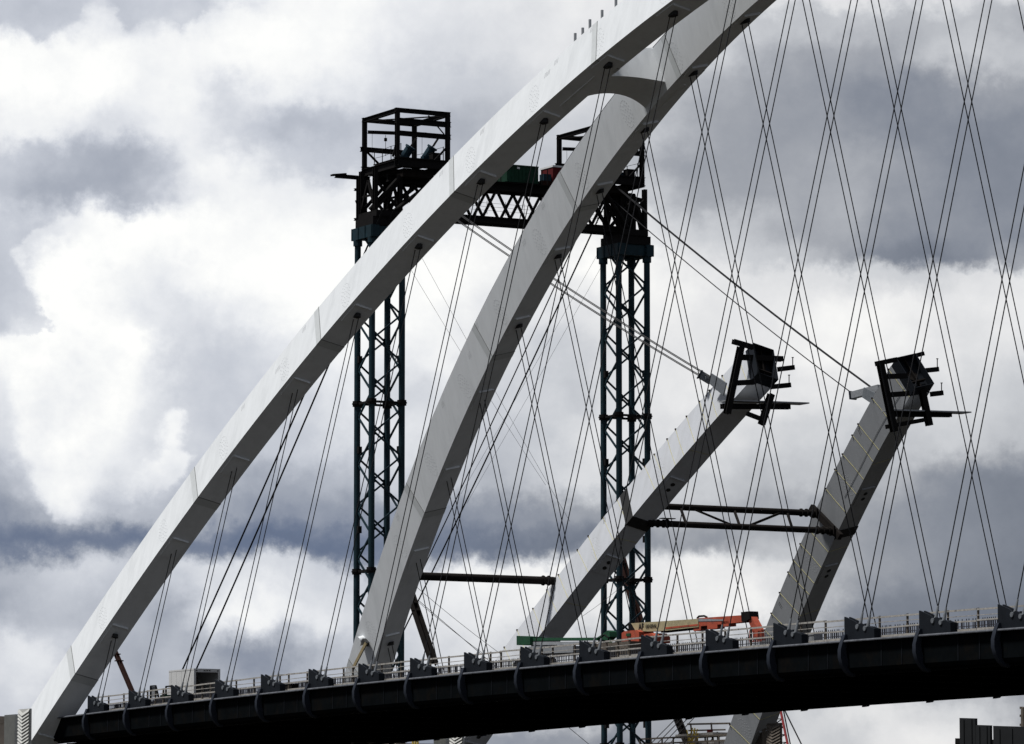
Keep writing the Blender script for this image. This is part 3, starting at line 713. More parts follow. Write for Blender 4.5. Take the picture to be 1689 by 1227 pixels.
# horizontal tube from finished rib to unfinished rib
pC = onrib(910, 955, 0, S2, RH*1.0, -RW/2)
pa = V((pC.x, rib((pC.x-X0)/D, 1)[0].y, pC.z))
root = thing('tube_strut', pa, 'dark brown horizontal tube between the inner finished rib and the first unfinished rib', 'strut')
MB().tube(pa, pC, .30, 14).build('tube', 'brown', root, smooth=True)
for t in (.03, .07, .93, .965): p = pa.lerp(pC, t); MB().tube(p-V((0,.05,0)), p+V((0,.05,0)), .38, 12).build('flange', 'brown', root)
mb = MB(); mb.tube(pC+V((.2,-.3,.3)), pC+V((.2,-.3,-1.1)), .02, 5).tube(pa+V((.8,.2,-.3)), pa+V((.9,.2,-2.3)), .018, 5)
mb.build('loose_rope', 'strand', root)
# lattice strut between the two unfinished ribs
jU, jL = 1.78, 1.52
def strutends(jj, n):
    a = rib(jj, 0, RW/2, n, S2)[0]; b = rib(jj, 1, -RW/2, n, S2)[0]; return a, b
root = thing('lattice_strut', rib(jL, 0, 0, 0, S2)[0], 'dark lattice strut of two horizontal tubes between the unfinished ribs', 'strut')
(jU, nU), (jL, nL) = onribj(1349, 847, 1, S2, -RW/2-.25), onribj(1384, 879, 1, S2, -RW/2-.25)
bU, bL = rib(jU, 1, -RW/2-.25, nU, S2)[0], rib(jL, 1, -RW/2-.25, nL, S2)[0]
def opp(b, j, n):
    q_ = rib(j, 0, 0, n, S2)[0]; return V((b.x, q_.y+.4, b.z))
aU, aL = opp(bU, jU, nU), opp(bL, jL, nL)
def onx(a, b, px): 
    return a.lerp(b, (px-prj(a)[0])/(prj(b)[0]-prj(a)[0]))
for a, b in ((aU, bU), (aL, bL)):
    MB().tube(a, b, .235, 12).build('tube', 'brown', root, smooth=True)
    for t in (.02, .05, .08, .1, .9, .93, .96, .98): p = a.lerp(b, t); MB().tube(p-V((0,.05,0)), p+V((0,.05,0)), .32, 10).build('flange', 'brown', root)
for x0_, x1_ in ((1121,1131), (1209,1219), (1297,1306), (1137,1212), (1291,1228)):
    MB().bar(onx(aU, bU, x0_), onx(aL, bL, x1_), .16, .16).build('web_brace', 'brown', root)
mb = MB(); p = aL.lerp(bL,.1)+V((0,0,.35)); mb.tube(p-V((0,0,.15)), p, .1, 8).box(p+V((0,0,.03)), (.5,1.1,.06)); mb.build('support_stool', 'brown', root)
mb = MB()
for bb in (bU, bL): mb.box(bb+V((0,-.32,0)), (.7,.12,.7))
dd_ = (bU-bL).normalized(); mb.bar(bU+dd_*.8+V((0,-.12,0)), bL-dd_*.8+V((0,-.12,0)), .35, .5); mb.build('end_plate', 'brown', root)
# dark collars round the unfinished ribs where the strut lands
for r_, sd, jj in ((ribC, 0, onribj(1044, 862, 0, S2, -RW/2, 0)[0]), (ribD, 1, onribj(1383, 885, 1, S2, -RW/2, 0)[0])):
    mb = MB(); a = rw(1)/2+.035
    for (t0, t1, n0, n1) in (((-a-.0, a+.0, -.05, .0),) if sd else ((-a, a, -.05, 0), (-a, -a+.03, 0, RH))):
        rings = []
        for j in (jj-.055, jj+.055): rings.append([rib(j, sd, t0, n0, S2)[0], rib(j, sd, t1, n0, S2)[0], rib(j, sd, t1, n1, S2)[0], rib(j, sd, t0, n1, S2)[0]])
        mb.loft(rings)
    mb.build('strut_collar', 'hole', r_)
# yellow lines laid across the faces of the unfinished ribs, with small corner clips
for r_, sd, js in ((ribC, 0, (-.35,-.15,.1,.32,.5,.8,.97,1.2,1.42,1.85,2.0,2.2,2.33,2.5,2.7,2.85,3.05,3.3)), (ribD, 1, (-1.1,-.8,-.2,0,.2,.45,.7,.85,1.05,1.25,1.5,1.75,2.0,2.2,2.45,2.6,2.95,3.35))):
    for j in js:
        mb = MB(); j2 = j+random.uniform(.02, .05); a = rw(j)/2
        p0 = rib(j, sd, -a-.012, RH+.012, S2)[0]; p1 = rib(j2+.02, sd, -a-.012, -.0, S2)[0]
        mid = p0.lerp(p1, .5)+V((random.uniform(-.06,.06),0,0)); mb.path([p0, mid, p1], .017, 5)
        yl_ = mb.build('yellow_line', 'yellow', r_)
        MB().box(p0, (.12,.1,.12)).build('line_clip', 'rust', yl_)
    for j in (-1.5, -.75, .5, 1.3, 2.45): MB().path([rib(j, sd, -RW/2, -.015, S2)[0], rib(j+.02, sd, RW/2, -.015, S2)[0]], .014, 4).build('yellow_line', 'yellow', r_)
MB().path([rib(j, 1, -rw(j)/2-.02, RH*.3+.06*math.sin(j*5), S2)[0] for j in frange(1.9, 3.4, .1)], .012, 4).build('hanging_wire', 'cable', ribD)

# splice boxes at the cut ends
def cutend(r_, sd, jt):
    c, T, tr, Nn = rib(jt, sd, 0, RH/2, S2); a, b = RW/2-.02, RH/2-.02
    ring = lambda o, d: [c+tr*x+Nn*y+T*d for x, y in ((-a+o,-b+o),(a-o,-b+o),(a-o,b-o),(-a+o,b-o))]
    mb = MB(); o0, o1, i1, i0 = ring(0, .0), ring(0, 1.0), ring(.05, 1.0), ring(.05, .35)
    for A, B in ((o0, o1), (o1, i1), (i1, i0)):
        mb.add(A+B, [(k, (k+1) % 4, (k+1) % 4+4, k+4) for k in range(4)])
    mb.add(i0, [(0,1,2,3)]); mb.build('splice_sleeve', 'bracket', r_)
    m2 = MB()
    m2.tube(c+T*.36, c+T*.40, .42, 12); m2.box(c+T*.5, (.3,.08,b*1.8), [T, tr, Nn]); m2.box(c+T*.6-Nn*.7, (.3,1.2,.08), [T, tr, Nn]); m2.build('diaphragm', 'brown', r_)
cutend(ribC, 0, JT); cutend(ribD, 1, JT)

# strand anchors on the back of the unfinished ribs
for r_, Ya, Ga, Gb, B0, B1, bm_ in ((ribC, 172.3, (1172,624), (1196,642), (1155,618), (1173,629), 'sock'), (ribD, 187.6, (1424,647), (1455,665), (1407,652), (1452,640), 'galv')):
    for t in (-.45, .35):
        g0, g1 = bp(*Ga, 'Y', Ya+t), bp(*Gb, 'Y', Ya+t)
        MB().bar(g0, g1, .1, .75, h2=.95).build('anchor_gusset', 'sock', r_)
    b0, b1 = bp(*B0, 'Y', Ya-.3), bp(*B1, 'Y', Ya+.4)
    MB().bar(b0, b1, .55, .5).build('anchor_beam', bm_, r_)
    e = (b1-b0).normalized(); MB().bar(b0-e*.1, b0+e*.02, .7, .62).build('bearing_plate', 'fin', r_)
    MB().tube(g0-V((0,.5,0)), g0+V((0,.1,0)), .16, 10).build('anchor_pin', 'sock', r_)

# work platforms clamped round the cut ends (beams laid in the plane across the rib)
def platform(X, cx_, pts, planks, posts, label):
    q = lambda x, y, dx_=0: bp(x, y, 'X', X+dx_)
    root = thing('work_platform', q(cx_[0], cx_[1]), label, 'work platform', 'black beam platforms clamped on the unfinished ribs')
    for (a, b, w_, dx_, nm) in pts: MB().ibeam(q(*a, dx_), q(*b, dx_), w_, w_, (1,0,0), t=.07).build(nm, 'black', root)
    mb = MB()
    for (a, b) in planks: mb.bar(q(*a), q(*b), 1.3, .09)
    mb.build('plank_deck', 'galv', root)
    mb = MB()
    for (x, y, y2) in posts: mb.tube(q(x, y), q(x, y2), .04, 6); mb.tube(q(x, y2+1.2), q(x, y2), .09, 6)
    mb.build('stanchion', 'black', root)
xC = rib(JT, 0, 0, 0, S2)[0].x; xD = rib(JT, 1, 0, 0, S2)[0].x
platform(xC-.2, (1245, 700), [
 ((1222,572),(1199,682),.42,.8,'side_post'), ((1272,650),(1256,700),.42,.8,'side_post'),
 ((1209,563),(1243,573),.34,.8,'cross_beam'), ((1217,589),(1290,592),.38,-.3,'cross_beam'), ((1207,632),(1245,630),.36,.9,'cross_beam'),
 ((1284,609),(1309,606),.34,0,'cross_beam'), ((1272,638),(1303,635),.34,0,'cross_beam'), ((1190,670),(1302,671),.36,0,'cross_beam'), ((1232,682),(1258,692),.28,.9,'cross_beam')],
 [((1194,661),(1327,666))], [(1307.5,604,589), (1301.5,632,618), (1241.5,630,614)],
 'black beam platform round the cut end of the left unfinished rib')
platform(xD-.2, (1500, 705), [
 ((1452,600),(1475,712),.44,.9,'side_post'), ((1520,640),(1533,702),.42,.5,'side_post'),
 ((1445,600),(1478,593),.34,.9,'cross_beam'), ((1512,586),(1523,583),.3,-.5,'cross_beam'), ((1462,621),(1495,620),.36,.9,'cross_beam'),
 ((1526,611),(1547,609),.34,0,'cross_beam'), ((1468,651),(1498,649),.36,.9,'cross_beam'), ((1536,650),(1554,648),.36,0,'cross_beam'),
 ((1474,683),(1568,684),.36,0,'cross_beam'), ((1462,704),(1532,691),.3,.5,'cross_beam')],
 [((1462,677),(1594,681))], [(1546,607,591), (1553,645,631)],
 'black beam platform round the cut end of the right unfinished rib')

# ------------------------------------------------------------------ raking props from the rib feet
def prop(a, b, Y, m, label, wdt=.38):
    pa, pb = bp(*a, 'Y', Y), bp(*b, 'Y', Y)
    root = thing('raking_prop', pb, label, 'prop', 'raking steel props at the rib feet')
    MB().ibeam(pa, pb, wdt, wdt, (0,1,0), t=.07).build('beam', m, root)
    d = (pa-pb).normalized(); mb = MB()
    for t in (0, .12, .24): mb.box(pa-d*t*6, (.5,.5,.08))
    mb.build('end_plate', m, root)
prop((187,1068), (222,1150), YN+6, 'rust', 'dark red raking prop behind the nearest rib foot', .28)
prop((678,982), (716,1095), YN+W+2, 'brown', 'brown raking prop behind the inner finished rib', .5)
prop((1020,905), (1056,1030), YT[1]+4, 'rust', 'rust brown raking prop seen through the right tower', .55)
prop((1113,1175), (1140,1240), YT[1]+14, 'brown', 'brown raking prop showing below the deck right of the tower', .5)
# round stub and strap at the foot of the inner rib
js_, ns_ = onribj(600, 1056, 1, 0, -RW/2); c, T, tr, Nn = rib(js_, 1, -RW/2, ns_)
MB().tube(c+tr*.1, c-tr*.45, .34, 20).build('pipe_stub', 'white', ribB, smooth=True)
ys_ = (c-tr*.3).y; MB().bar(bp(604,1060,'Y',ys_), bp(582,1103,'Y',ys_-.3), .1, .24).build('strap_bar', 'straw', ribB); MB().bar(bp(600,1056,'Y',ys_+.1), bp(606,1063,'Y',ys_+.1), .3, .3).build('strap_shoe', 'hole', ribB)
# anchor plates and bolts at the feet of the ribs
for r_, sd, S, m in ((ribA, 0, 0, 'white'), (ribB, 1, 0, 'white'), (ribC, 0, S2, 'primer'), (ribD, 1, S2, 'primer2')):
    for t in (-.42, .42):
        pl = MB(); hb = MB()
        cc, T, tr, Nn = rib(-1.55, sd, t, -.02, S)
        pl.box(cc, (2.0,.55,.06), [T, tr, Nn]); plo = pl.build('access_plate', m, r_)
        for k in range(3):
            hb.box(cc+T*(k-1)*.55-Nn*.035, (.36,.3,.03), [T, tr, Nn])
        hb.build('access_hole', 'hole', plo)
    MB().box(rib(-1.1, sd, 0, -.07, S)[0], (.06, 1.5, .14), [T, tr, Nn]).build('drip_plate', m, r_)
# corrugated pale shrouds and the piers at the feet
def pier(side, S, lab, lab2, off=0):
    b = rib(-1.9, side, 0, 0, S)[0]; s = -1
    root = thing('corrugated_shroud', b+V((-5,0,-4)), lab, 'shroud', 'pale corrugated shrouds at the rib feet')
    c, T, tr, Nn = rib(-1.25, side, 0, RH, S)
    hz = V((-1,0,0)); yl = b.y-RW/2-.25
    bA = rib(-1.9, 0, 0, 0, 0)[0]; sh = V((0, b.y-bA.y, 0)); yq_ = bA.y-RW/2-1.1
    for (xa_, xb_, yt_, flute, dy2) in ((31, 49, 1168, 0, 0), (13, 31.5, 1178, 1, .35)):
        A_, B_ = bp(xa_, yt_+2, 'Y', yq_+dy2), bp(xb_, yt_, 'Y', yq_+dy2); zt = max(A_.z, B_.z); n = 14 if flute else 30; mb = MB()
        for k in range(n):
            z, z2 = zt-.24*k, zt-.24*(k+1); xm = (A_.x+B_.x)/2
            if flute:
                xx0 = A_.x+(B_.x-A_.x)*k/n; xx1 = A_.x+(B_.x-A_.x)*(k+.5)/n
                mb.add([V((xx0, A_.y, zt))+sh, V((xx1, A_.y-.3, zt))+sh, V((xx1, A_.y-.3, zt-7))+sh, V((xx0, A_.y, zt-7))+sh], [(0,1,2,3)])
                xx2 = A_.x+(B_.x-A_.x)*(k+1)/n
                mb.add([V((xx1, A_.y-.3, zt))+sh, V((xx2, A_.y, zt))+sh, V((xx2, A_.y, zt-7))+sh, V((xx1, A_.y-.3, zt-7))+sh], [(0,1,2,3)])
            else:
                o, o2, dz2 = 0, .10, .30
                mb.add([V((A_.x, A_.y-o, z))+sh, V((xm, A_.y-o-.1, z-dz2))+sh, V((B_.x, A_.y-o, z))+sh, V((B_.x, A_.y-o2, z2))+sh, V((xm, A_.y-o2-.1, z2-dz2))+sh, V((A_.x, A_.y-o2, z2))+sh], [(0,1,4,5),(1,2,3,4)])
                mb.add([V((A_.x, A_.y-o2, z2))+sh, V((xm, A_.y-o2-.1, z2-dz2))+sh, V((B_.x, A_.y-o2, z2))+sh, V((B_.x, A_.y, z2))+sh, V((xm, A_.y-.1, z2-dz2))+sh, V((A_.x, A_.y, z2))+sh], [(0,1,4,5),(1,2,3,4)])
        mb.build('fluted_panel', 'post' if (S and side) else 'cream2', root)
        MB().span(V((A_.x+.02, A_.y+.02, zt-7))+sh, V((B_.x-.1, A_.y+.2, zt-.02))+sh).build('backing_plate', 'post' if (S and side) else 'cream2', root)
    px0 = c.x-14; zc = c.z+.1-(1.5 if S else 0)
    pr = thing('concrete_pier', (c.x-9, b.y, -3), lab2, 'pier', 'concrete piers at the rib feet')
    MB().span((c.x-15, b.y-1.6, -3), (c.x-3.7, b.y+1.8, zc)).build('pier_wall', 'conc', pr)
    MB().span((c.x-15.2, b.y-1.9, zc+.004), (c.x-3.6, b.y+2.0, zc+.5)).build('coping', 'conc', pr)
    MB().span((c.x-5.2, b.y-1.95, -3), (c.x-4.3, b.y-1.602, zc)).build('pilaster', 'conc', pr)
    mb = MB(); zz = zc+.5
    for k in range(9): mb.bar((c.x-14.5+k*1.75, b.y-1.7, zz), (c.x-14.5+k*1.75, b.y-1.7, zz+.95), .1, .1)
    for h_ in (.55, .98): mb.bar((c.x-14.6, b.y-1.7, zz+h_), (c.x-.4, b.y-1.7, zz+h_), .08, .13)
    mb.build('pier_railing', 'post', pr)
pier(0, 0, 'pale corrugated shroud at the foot of the nearest arch rib', 'concrete pier wall with railing at the lower left corner')
pier(1, 0, 'pale corrugated shroud at the foot of the inner finished rib, hidden by the deck', 'concrete pier behind the deck under the inner finished rib')
pier(0, S2, 'pale corrugated shroud showing just below the deck, lower centre', 'concrete pier below the deck at lower centre')
pier(1, S2, 'dark corrugated shroud below the deck at the foot of the dull grey rib', 'concrete pier below the deck at the foot of the dull grey rib')

# platform with railings, yellow hoses and a red drum below the deck
yq = YT[1]+3
q = lambda x, y, dy_=0: bp(x, y, 'Y', yq+dy_)
root = thing('pier_scaffold', q(1165, 1240), 'scaffold platform with rails below the deck beside the dull grey rib', 'scaffold')
mb = MB()
mb.bar(q(1134,1194.5), q(1204,1193), .1, .14); mb.bar(q(1136,1205), q(1196,1203.5), .1, .12)
for a, b in (((1139,1193),(1143,1228)), ((1173,1192),(1176,1228)), ((1183,1207),(1184,1220)), ((1146,1207),(1146,1215))): mb.bar(q(*a), q(*b), .1, .1)
mb.build('railing', 'post', root)
MB().bar(q(1128,1215), q(1190,1211), 1.6, .3).bar(q(1133,1226), q(1190,1224), 1.4, .25).build('scaffold_deck', 'timber', root)
mb = MB()
for x in (1137,1150,1163,1176): mb.bar(q(x,1216), q(x+2,1250), .1, .1)
for a, b in (((1137,1218),(1163,1245)), ((1176,1218),(1150,1245))): mb.bar(q(*a), q(*b), .08, .08)
mb.build('scaffold_leg', 'post', root)
rd = thing('red_drum', q(1171, 1210, -.5), 'small red container on the scaffold below the deck', 'drum')
MB().tube(q(1171,1211,-.5), q(1171,1204,-.5), .24, 12).build('drum_body', 'red', rd); MB().tube(q(1171,1203.8,-.5), q(1171,1203,-.5), .26, 12).build('drum_lid', 'red', rd)
mb = MB(); random.seed(3)
for k in range(16):
    x = 1132+random.uniform(0, 14); p0 = q(x, 1228+random.uniform(0,6), -1); p1 = q(x+random.uniform(-3,12), 1200+random.uniform(0,16), -1)
    mb.path([p0, p0.lerp(p1,.5)+V((random.uniform(-.3,.3),0,random.uniform(-.2,.2))), p1], .05, 5)
tag(mb.build('hose_bundle', 'yellows'), 'tangle of yellow hoses and straps on the scaffold below the deck', 'hoses')
root = thing('yellow_frame', bp(684,1226,'Y',YN+W+8), 'small yellow frame just visible under the deck at lower centre', 'frame')
qq = lambda x, y: bp(x, y, 'Y', YN+W+8)
mb = MB()
for x in (681, 685, 689): mb.bar(qq(x,1217), qq(x,1250), .12, .12)
mb.build('upright', 'yellows', root); MB().bar(qq(679,1219), qq(691,1218.4), .12, .15).build('cross_bar', 'yellows', root)

# red lattice crane boom behind the dull grey rib foot
yc_ = YT[1]+45
q = lambda x, y, d=0: bp(x, y, 'Y', yc_+d)
root = thing('crane_boom', q(1290, 1250), 'red lattice crane boom rising behind the dull grey rib below the deck', 'crane boom')
def lerp2(a, b, t): return (a[0]+(b[0]-a[0])*t, a[1]+(b[1]-a[1])*t)
ch = [((1285,1160),(1304,1250)), ((1276,1160),(1266,1250))]
for dd in (0, 2.0):
    for a, b in ch: MB().tube(q(*a, dd), q(*b, dd), .12, 8).build('chord', 'cranered' if dd == 0 else 'black', root)
mb = MB(); n = 7
for k in range(n):
    t0, t1 = k/n, (k+1)/n
    for dd in (0, 2.0): mb.tube(q(*lerp2(*ch[0], t0), dd), q(*lerp2(*ch[1], t1), dd), .055, 6); mb.tube(q(*lerp2(*ch[1], t1), dd), q(*lerp2(*ch[0], t1), dd), .05, 6)
    mb.tube(q(*lerp2(*ch[0], t0)), q(*lerp2(*ch[0], t1), 2.0), .05, 6); mb.tube(q(*lerp2(*ch[1], t0)), q(*lerp2(*ch[1], t1), 2.0), .05, 6)
mb.build('lacing', 'black', root)
for k, (a, b) in enumerate((((1291,1165),(1308,1250)), ((1291,1165),(1333,1250)))):
    stay(q(*a), q(*b), .07, 'dark pendant line of the crane, %s one right of the red boom' % ('steeper' if k == 0 else 'shallower'), 0, group='crane pendant lines', name='pendant_line', cat='crane line')

# ------------------------------------------------------------------ road sign backs at lower right
Ys = 60
q = lambda x, y, d=0: bp(x, y, 'Y', Ys+d)
def panel(x0, x1, yt, label):
    a, b = q(x0, yt), q(x1, yt+ (x1-x0)*.03); z0 = q(x0, 1260).z
    root = thing('road_sign', (a.x, Ys, z0), label, 'sign panel', 'backs of road sign panels')
    MB().prism([(a.x, Ys, z0), (b.x, Ys, z0), (b.x, Ys, b.z), (a.x, Ys, a.z)], (0, .06, 0)).build('sheet', 'sign', root)
    n = max(2, int((x1-x0)/16))
    for k in range(n):
        x = a.x+(b.x-a.x)*(k+.5)/n; MB().span((x-.04, Ys-.022, z0), (x+.04, Ys-.002, min(a.z,b.z)-.02)).build('stiffener', 'sign', root)
panel(1582.5, 1608.5, 1184, 'tallest dark sign panel back, leftmost at the lower right corner')
panel(1609, 1633, 1195.5, 'shorter dark sign panel back just right of the tallest one')
panel(1638, 1700, 1197, 'wide dark sign panel back cut by the right picture edge')
root = thing('sign_gantry', q(1590, 1260), 'dark steel gantry beam carrying the sign panels at lower right', 'sign gantry')
MB().bar(q(1579,1222,.35), q(1710,1227,.35), .12, .12).bar(q(1579,1245,.35), q(1710,1250,.35), .12, .12).build('gantry_beam', 'black', root)
MB().bar(q(1580.5,1218,.35), q(1580.5,1275,.35), .1, .1).build('gantry_post', 'black', root)
Ys2 = 75; q = lambda x, y, d=0: bp(x, y, 'Y', Ys2+d)
root = thing('antenna_mast', q(1688, 1260), 'grey mast with small antennas at the right picture edge', 'mast')
MB().tube(q(1689,1260), q(1689,1167), .09, 8).build('mast_pole', 'post', root)
mb = MB()
for y in (1167, 1180, 1195): mb.tube(q(1685,y), q(1689,y+.6), .03, 6); mb.tube(q(1685,y-1.5), q(1685,y+2.5), .06, 6)
mb.build('antenna', 'post', root)

# ------------------------------------------------------------------ box truck on the deck
def truck():
    Y = YN+12.0
    pr = bp(341, 1103, 'Y', Y); xr = pr.x+.0; zt = rz(xr)-.975
    ztop = zof(1103, xr, Y); L_ = 4.3; wd = 2.1
    root = thing('box_truck', (xr-2, Y, zt), 'white box truck with open dark cargo body parked on the deck', 'truck')
    x0 = xr-L_; y0, y1 = Y-wd/2, Y+wd/2; zb = zt+.95; t = .06
    mb = MB()
    mb.span((x0, y0, zb), (xr, y0+t, ztop)).span((x0, y1-t, zb), (xr, y1, ztop)).span((x0, y0+t, ztop-t), (xr, y1-t, ztop)).span((x0, y0+t, zb), (x0+t, y1-t, ztop-t)).span((x0+t, y0+t, zb), (xr, y1-t, zb+t))
    mb.build('cargo_box', 'truckw', root)
    mb = MB(); e = .16
    mb.span((xr+.002, y0-.01, zb), (xr+.07, y0+e, ztop)).span((xr+.002, y1-e, zb), (xr+.07, y1+.01, ztop)).span((xr+.002, y0+e, ztop-.26), (xr+.07, y1-e, ztop))
    mb.build('rear_frame', 'truckw', root)
    mb = MB()
    for yy in (y0+.2, Y-.2, Y, Y+.2, y1-.2): mb.span((xr+.072, yy-.06, ztop-.17), (xr+.09, yy+.06, ztop-.1))
    mb.build('marker_lamp', 'hole', root)
    mb = MB()
    for k in range(5): mb.span((x0+.4+k*.9, y0-.012, zb+.02), (x0+.43+k*.9, y0-.001, ztop-.02))
    mb.span((x0, y0-.015, ztop-.1), (xr, y0-.002, ztop+.01)); mb.build('side_trim', 'truckw', root)
    MB().span((x0, y0+.3, zt+.62), (xr, y1-.3, zb-.01)).build('chassis', 'black', root)
    # cab in front (towards the bank)
    cx1 = x0-.25; cx0 = cx1-1.9
    cabp = [(cx1, zt+.55), (cx1, zt+2.35), (cx1-1.1, zt+2.35), (cx0+.25, zt+1.5), (cx0, zt+1.25), (cx0, zt+.55)]
    cab = MB().prism([(x, Y-.95, z) for x, z in cabp], (0, 1.9, 0)).build('cab', 'truckw', root)
    MB().prism([(cx1-.25, Y-.965, zt+1.45), (cx1-.25, Y-.965, zt+2.15), (cx1-1.05, Y-.965, zt+2.15), (cx1-1.5, Y-.965, zt+1.5)], (0,.012,0)).build('side_window', 'glass', cab)
    MB().box((cx1-1.3, Y-1.2, zt+1.6), (.12,.25,.45)).build('mirror', 'rubber', cab)
    for x in (cx0+.7, xr-1.0):
        for yy in (y0+.05, y1-.35):
            wh = MB().tube((x, yy, zt+.45), (x, yy+.3, zt+.45), .45, 20).build('wheel', 'rubber', root)
            MB().tube((x, yy-.01, zt+.45), (x, yy, zt+.45), .25, 14).build('rim', 'galv', wh)
truck()
def pickup():
    Y = YN+5.5; p = bp(266, 1145, 'Y', Y); x, z = p.x, rz(p.x)-.975
    root = thing('utility_cart', (x, Y, z), 'small dark utility cart with framed window behind the guard rail, left of the truck', 'cart')
    qx = lambda a, b: bp(a, b, 'Y', Y)
    MB().span((x-1.6, Y-.6, z+.45), (x+1.9, Y+.7, z+.95)).build('cart_body', 'black', root)
    a = MB(); h0, h1 = z+.95, zof(1131.5, x, Y)
    pts = [(x-.62, h0), (x-.62, h1), (x+.25, h1), (x+.75, h0+.25)]
    for yy in (-.55, .65):
        for (u, v), (u2, v2) in zip(pts, pts[1:]): a.bar((u, Y+yy, v), (u2, Y+yy, v2), .1, .1)
    a.build('window_frame', 'black', root)
    MB().prism([(x-.58, Y-.5, h0+.25), (x-.58, Y-.5, h1-.06), (x+.22, Y-.5, h1-.06), (x+.66, Y-.5, h0+.3)], (0,.02,0)).build('windscreen', 'galv', root)
    MB().box((x+1.1, Y, z+1.15), (.9,.8,.38)).build('seat', 'green', root)
    for xx in (x-1.1, x+1.4):
        for yy in (-.6,.55): MB().tube((xx, Y+yy, z+.3), (xx, Y+yy+.2, z+.3), .3, 14).build('wheel', 'rubber', root)
pickup()

# ------------------------------------------------------------------ boom lifts
def glyph(text, size, loc, xdir, ydir, m, parent, name='lettering', thick=.004):
    cu = bpy.data.curves.new('txt', 'FONT'); cu.body = text; cu.size = size; cu.extrude = thick; cu.offset = .006*size*2
    o = bpy.data.objects.new('txt', cu); COL.objects.link(o)
    dg = bpy.context.evaluated_depsgraph_get(); me = bpy.data.meshes.new_from_object(o.evaluated_get(dg))
    bpy.data.objects.remove(o); me.materials.clear(); me.materials.append(M[m])
    z = xdir.cross(ydir).normalized(); mtx = Matrix((xdir.normalized(), ydir.normalized(), z)).transposed().to_4x4()
    me.transform(Matrix.Translation(loc-ORG[parent])@mtx)
    ob = bpy.data.objects.new(name, me); COL.objects.link(ob); ob.parent = parent; ORG[ob] = ORG[parent]; return ob
def orange_lift():
    Y = YN+5.0; q = lambda x, y, d=0: bp(x, y, 'Y', Y+d)
    b0 = q(1065, 1062); zt = rz(b0.x)-.975
    root = thing('boom_lift', (b0.x, Y, zt), 'orange and cream telescopic boom lift with folded jib on the deck', 'boom lift', 'boom lifts on the deck')
    mb = MB(); mb.prism([q(1025,1063,-.6), q(1025.5,1044,-.6), q(1030,1041,-.6), q(1050,1039,-.6), q(1054,1042,-.6), q(1054,1062,-.6)], (0,1.0,0)); mb.build('counterweight', 'orange', root)
    MB().prism([q(1060,1062,-.62), q(1062,1046,-.62), q(1074,1044,-.62), q(1080,1050,-.62), q(1080,1060,-.62)], (0,1.04,0)).build('engine_cover', 'orange', root)
    MB().span((q(1030,1070).x, Y-.6, zt+.45), (q(1090,1070).x, Y+.6, zt+.95)).build('chassis', 'black', root)
    for x in (1036, 1084):
        for yy in (-1.0, .65):
            c = q(x, 1070); wh = MB().tube((c.x, Y+yy, zt+.45), (c.x, Y+yy+.35, zt+.45), .45, 18).build('wheel', 'rubber', root)
    MB().prism([q(1035.5,1028), q(1037,1041), q(1050,1042), q(1046,1030)], (0,.7,0)).build('boom_pivot', 'black', root)
    mb = MB(); mb.prism([q(1041,1028,-.3), q(1151,1020.5,-.3), q(1152,1034,-.3), q(1100,1040,-.3), q(1068,1041.5,-.3), q(1048,1040,-.3)], (0,.6,0))
    bm = mb.build('main_boom', 'cream', root)
    MB().prism([q(1098,1034.5,-.305), q(1151,1029,-.305), q(1151,1032,-.305), q(1098,1037.5,-.305)], (0,-.012,0)).build('boom_stripe', 'orange', bm)
    MB().prism([q(1090,1041,-.2), q(1158,1034.5,-.2), q(1158,1036.5,-.2), q(1090,1043.5,-.2)], (0,.4,0)).build('hose_tray', 'black', root)
    MB().prism([q(1150,1019.5,-.25), q(1224,1014.5,-.25), q(1226,1026,-.25), q(1152,1033,-.25)], (0,.5,0)).build('fly_boom', 'orange', root)
    MB().prism([q(1150,1020,-.27), q(1193,1021.5,-.27), q(1193,1024,-.27), q(1150,1025,-.27)], (0,.54,0)).build('cable_carrier', 'galv', root)
    for (x, y) in ((1156,1036), (1181,1033), (1202,1029)): MB().box(q(x,y), (1.1 if x == 1181 else .8, .5, .3)).build('boom_bracket', 'orange', root)
    mb = MB(); mb.path([q(1150,1019.5), q(1153,1016.5), q(1162,1015.8), q(1166,1018)], .06, 5); mb.build('hose_loop', 'black', root)
    MB().prism([q(1222,1009.5,-.3), q(1235.5,1008,-.3), q(1237,1020,-.3), q(1228,1026,-.3), q(1223,1025,-.3)], (0,.6,0)).build('knuckle', 'black', root)
    MB().prism([q(1230,1012,-.2), q(1235.5,1010,-.2), q(1250,1038,-.2), q(1252,1056,-.2), q(1246,1056,-.2)], (0,.4,0)).build('jib', 'orange', root)
    mb = MB(); 
    for a, b in (((1237,1040),(1256,1039)), ((1237,1058),(1256,1057)), ((1237,1040),(1237,1060)), ((1256,1039),(1256,1058)), ((1243,1040),(1243,1059)), ((1250,1040),(1250,1059))):
        mb.bar(q(*a,-.6), q(*b,-.6), .06, .06); mb.bar(q(*a,.6), q(*b,.6), .06, .06)
    mb.build('basket', 'orange', root)
    MB().bar(q(1033,1047,-.63), q(1040,1046.6,-.63), .03, .16).build('notice_plate', 'green', root)
    xd = (q(1090,1030,-.3)-q(1050,1033,-.3)).normalized(); yd = V((0,-1,0)).cross(xd) if False else xd.cross(V((0,-1,0)))
    yd = -yd if yd.z < 0 else yd
    l1 = q(1053,1038.6,-.33)
    glyph('AF', .52, l1, xd, yd, 'ink', bm)
    glyph('GENERAL', .30, q(1064.5,1036.2,-.33), xd, yd, 'ink', bm)
orange_lift()
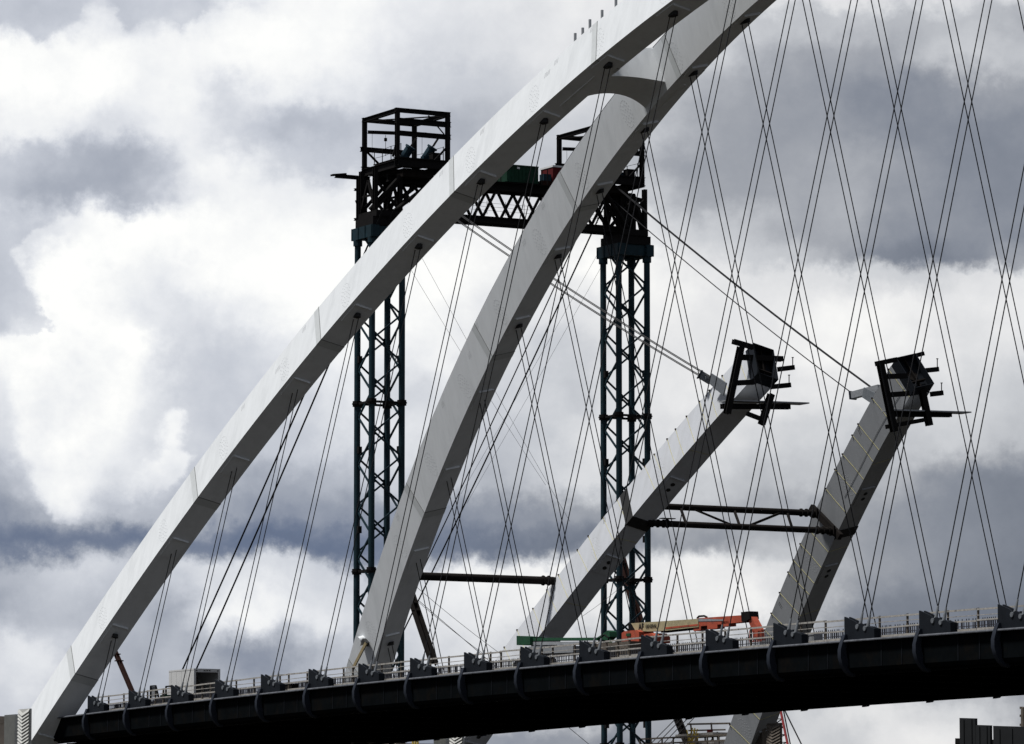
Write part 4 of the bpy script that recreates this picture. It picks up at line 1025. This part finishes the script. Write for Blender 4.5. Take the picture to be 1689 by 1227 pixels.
def green_lift():
    Y = YN+5.0; q = lambda x, y, d=0: bp(x, y, 'Y', Y+d)
    b0 = q(920, 1085); zt = rz(b0.x)-.975
    root = thing('boom_lift', (b0.x, Y, zt), 'dark green low folded boom lift on the deck left of the orange one', 'boom lift', 'boom lifts on the deck')
    MB().prism([q(852,1048.5,-.5), q(874,1050,-.5), q(874,1063,-.5), q(852,1064,-.5)], (0,1.0,0)).build('counterweight', 'green', root)
    MB().prism([q(870,1052,-.3), q(985,1051.5,-.3), q(985,1056,-.3), q(870,1057,-.3)], (0,.6,0)).build('main_boom', 'green', root)
    MB().prism([q(873,1058.5,-.3), q(965,1058,-.3), q(965,1063,-.3), q(873,1064,-.3)], (0,.6,0)).build('lower_boom', 'galv', root)
    MB().prism([q(872,1066,-1), q(945,1065,-1), q(945,1076,-1), q(865,1079,-1)], (0,2,0)).build('chassis', 'galv', root)
    for x in (880, 935):
        for yy in (-1.2,.9): c = q(x,1085); MB().tube((c.x, Y+yy, zt+.42), (c.x, Y+yy+.3, zt+.42), .42, 16).build('wheel', 'rubber', root)
    mb = MB(); mb.prism([q(984,1052), q(996,1044), q(1002,1039.5), q(1005,1042), q(1006,1050), q(999,1056)], (0,.5,0)); mb.build('knuckle', 'green', root)
    mb = MB()
    for a, b in (((1001,1050),(1009,1066)), ((990,1056),(993,1070)), ((993,1070),(1012,1068)), ((1009,1066),(1010,1078))): mb.bar(q(*a), q(*b), .2, .2)
    mb.build('jib', 'green', root)
    mb = MB(); mb.path([q(990,1052,-.4), q(997,1047,-.4), q(1004,1052,-.4), q(1003,1060,-.4)], .05, 5); mb.build('hose_loop', 'black', root)
green_lift()
Y = YN+3.6; p = bp(1020, 1075, 'Y', Y); z = rz(p.x)-.975
root = thing('compressor', (p.x, Y, z), 'grey boxy compressor behind the rail left of the orange lift', 'compressor')
MB().span((p.x-2.0, Y-.5, z+.3), (p.x+2.0, Y+.5, z+1.3)).build('housing', 'post', root); MB().span((p.x-2.3, Y-.3, z+.1), (p.x+2.3, Y+.3, z+.28)).build('skid', 'galv', root)
MB().span((p.x-.4, Y-.52, z+.5), (p.x+.5, Y-.501, z+1.1)).build('vent', 'hole', root)
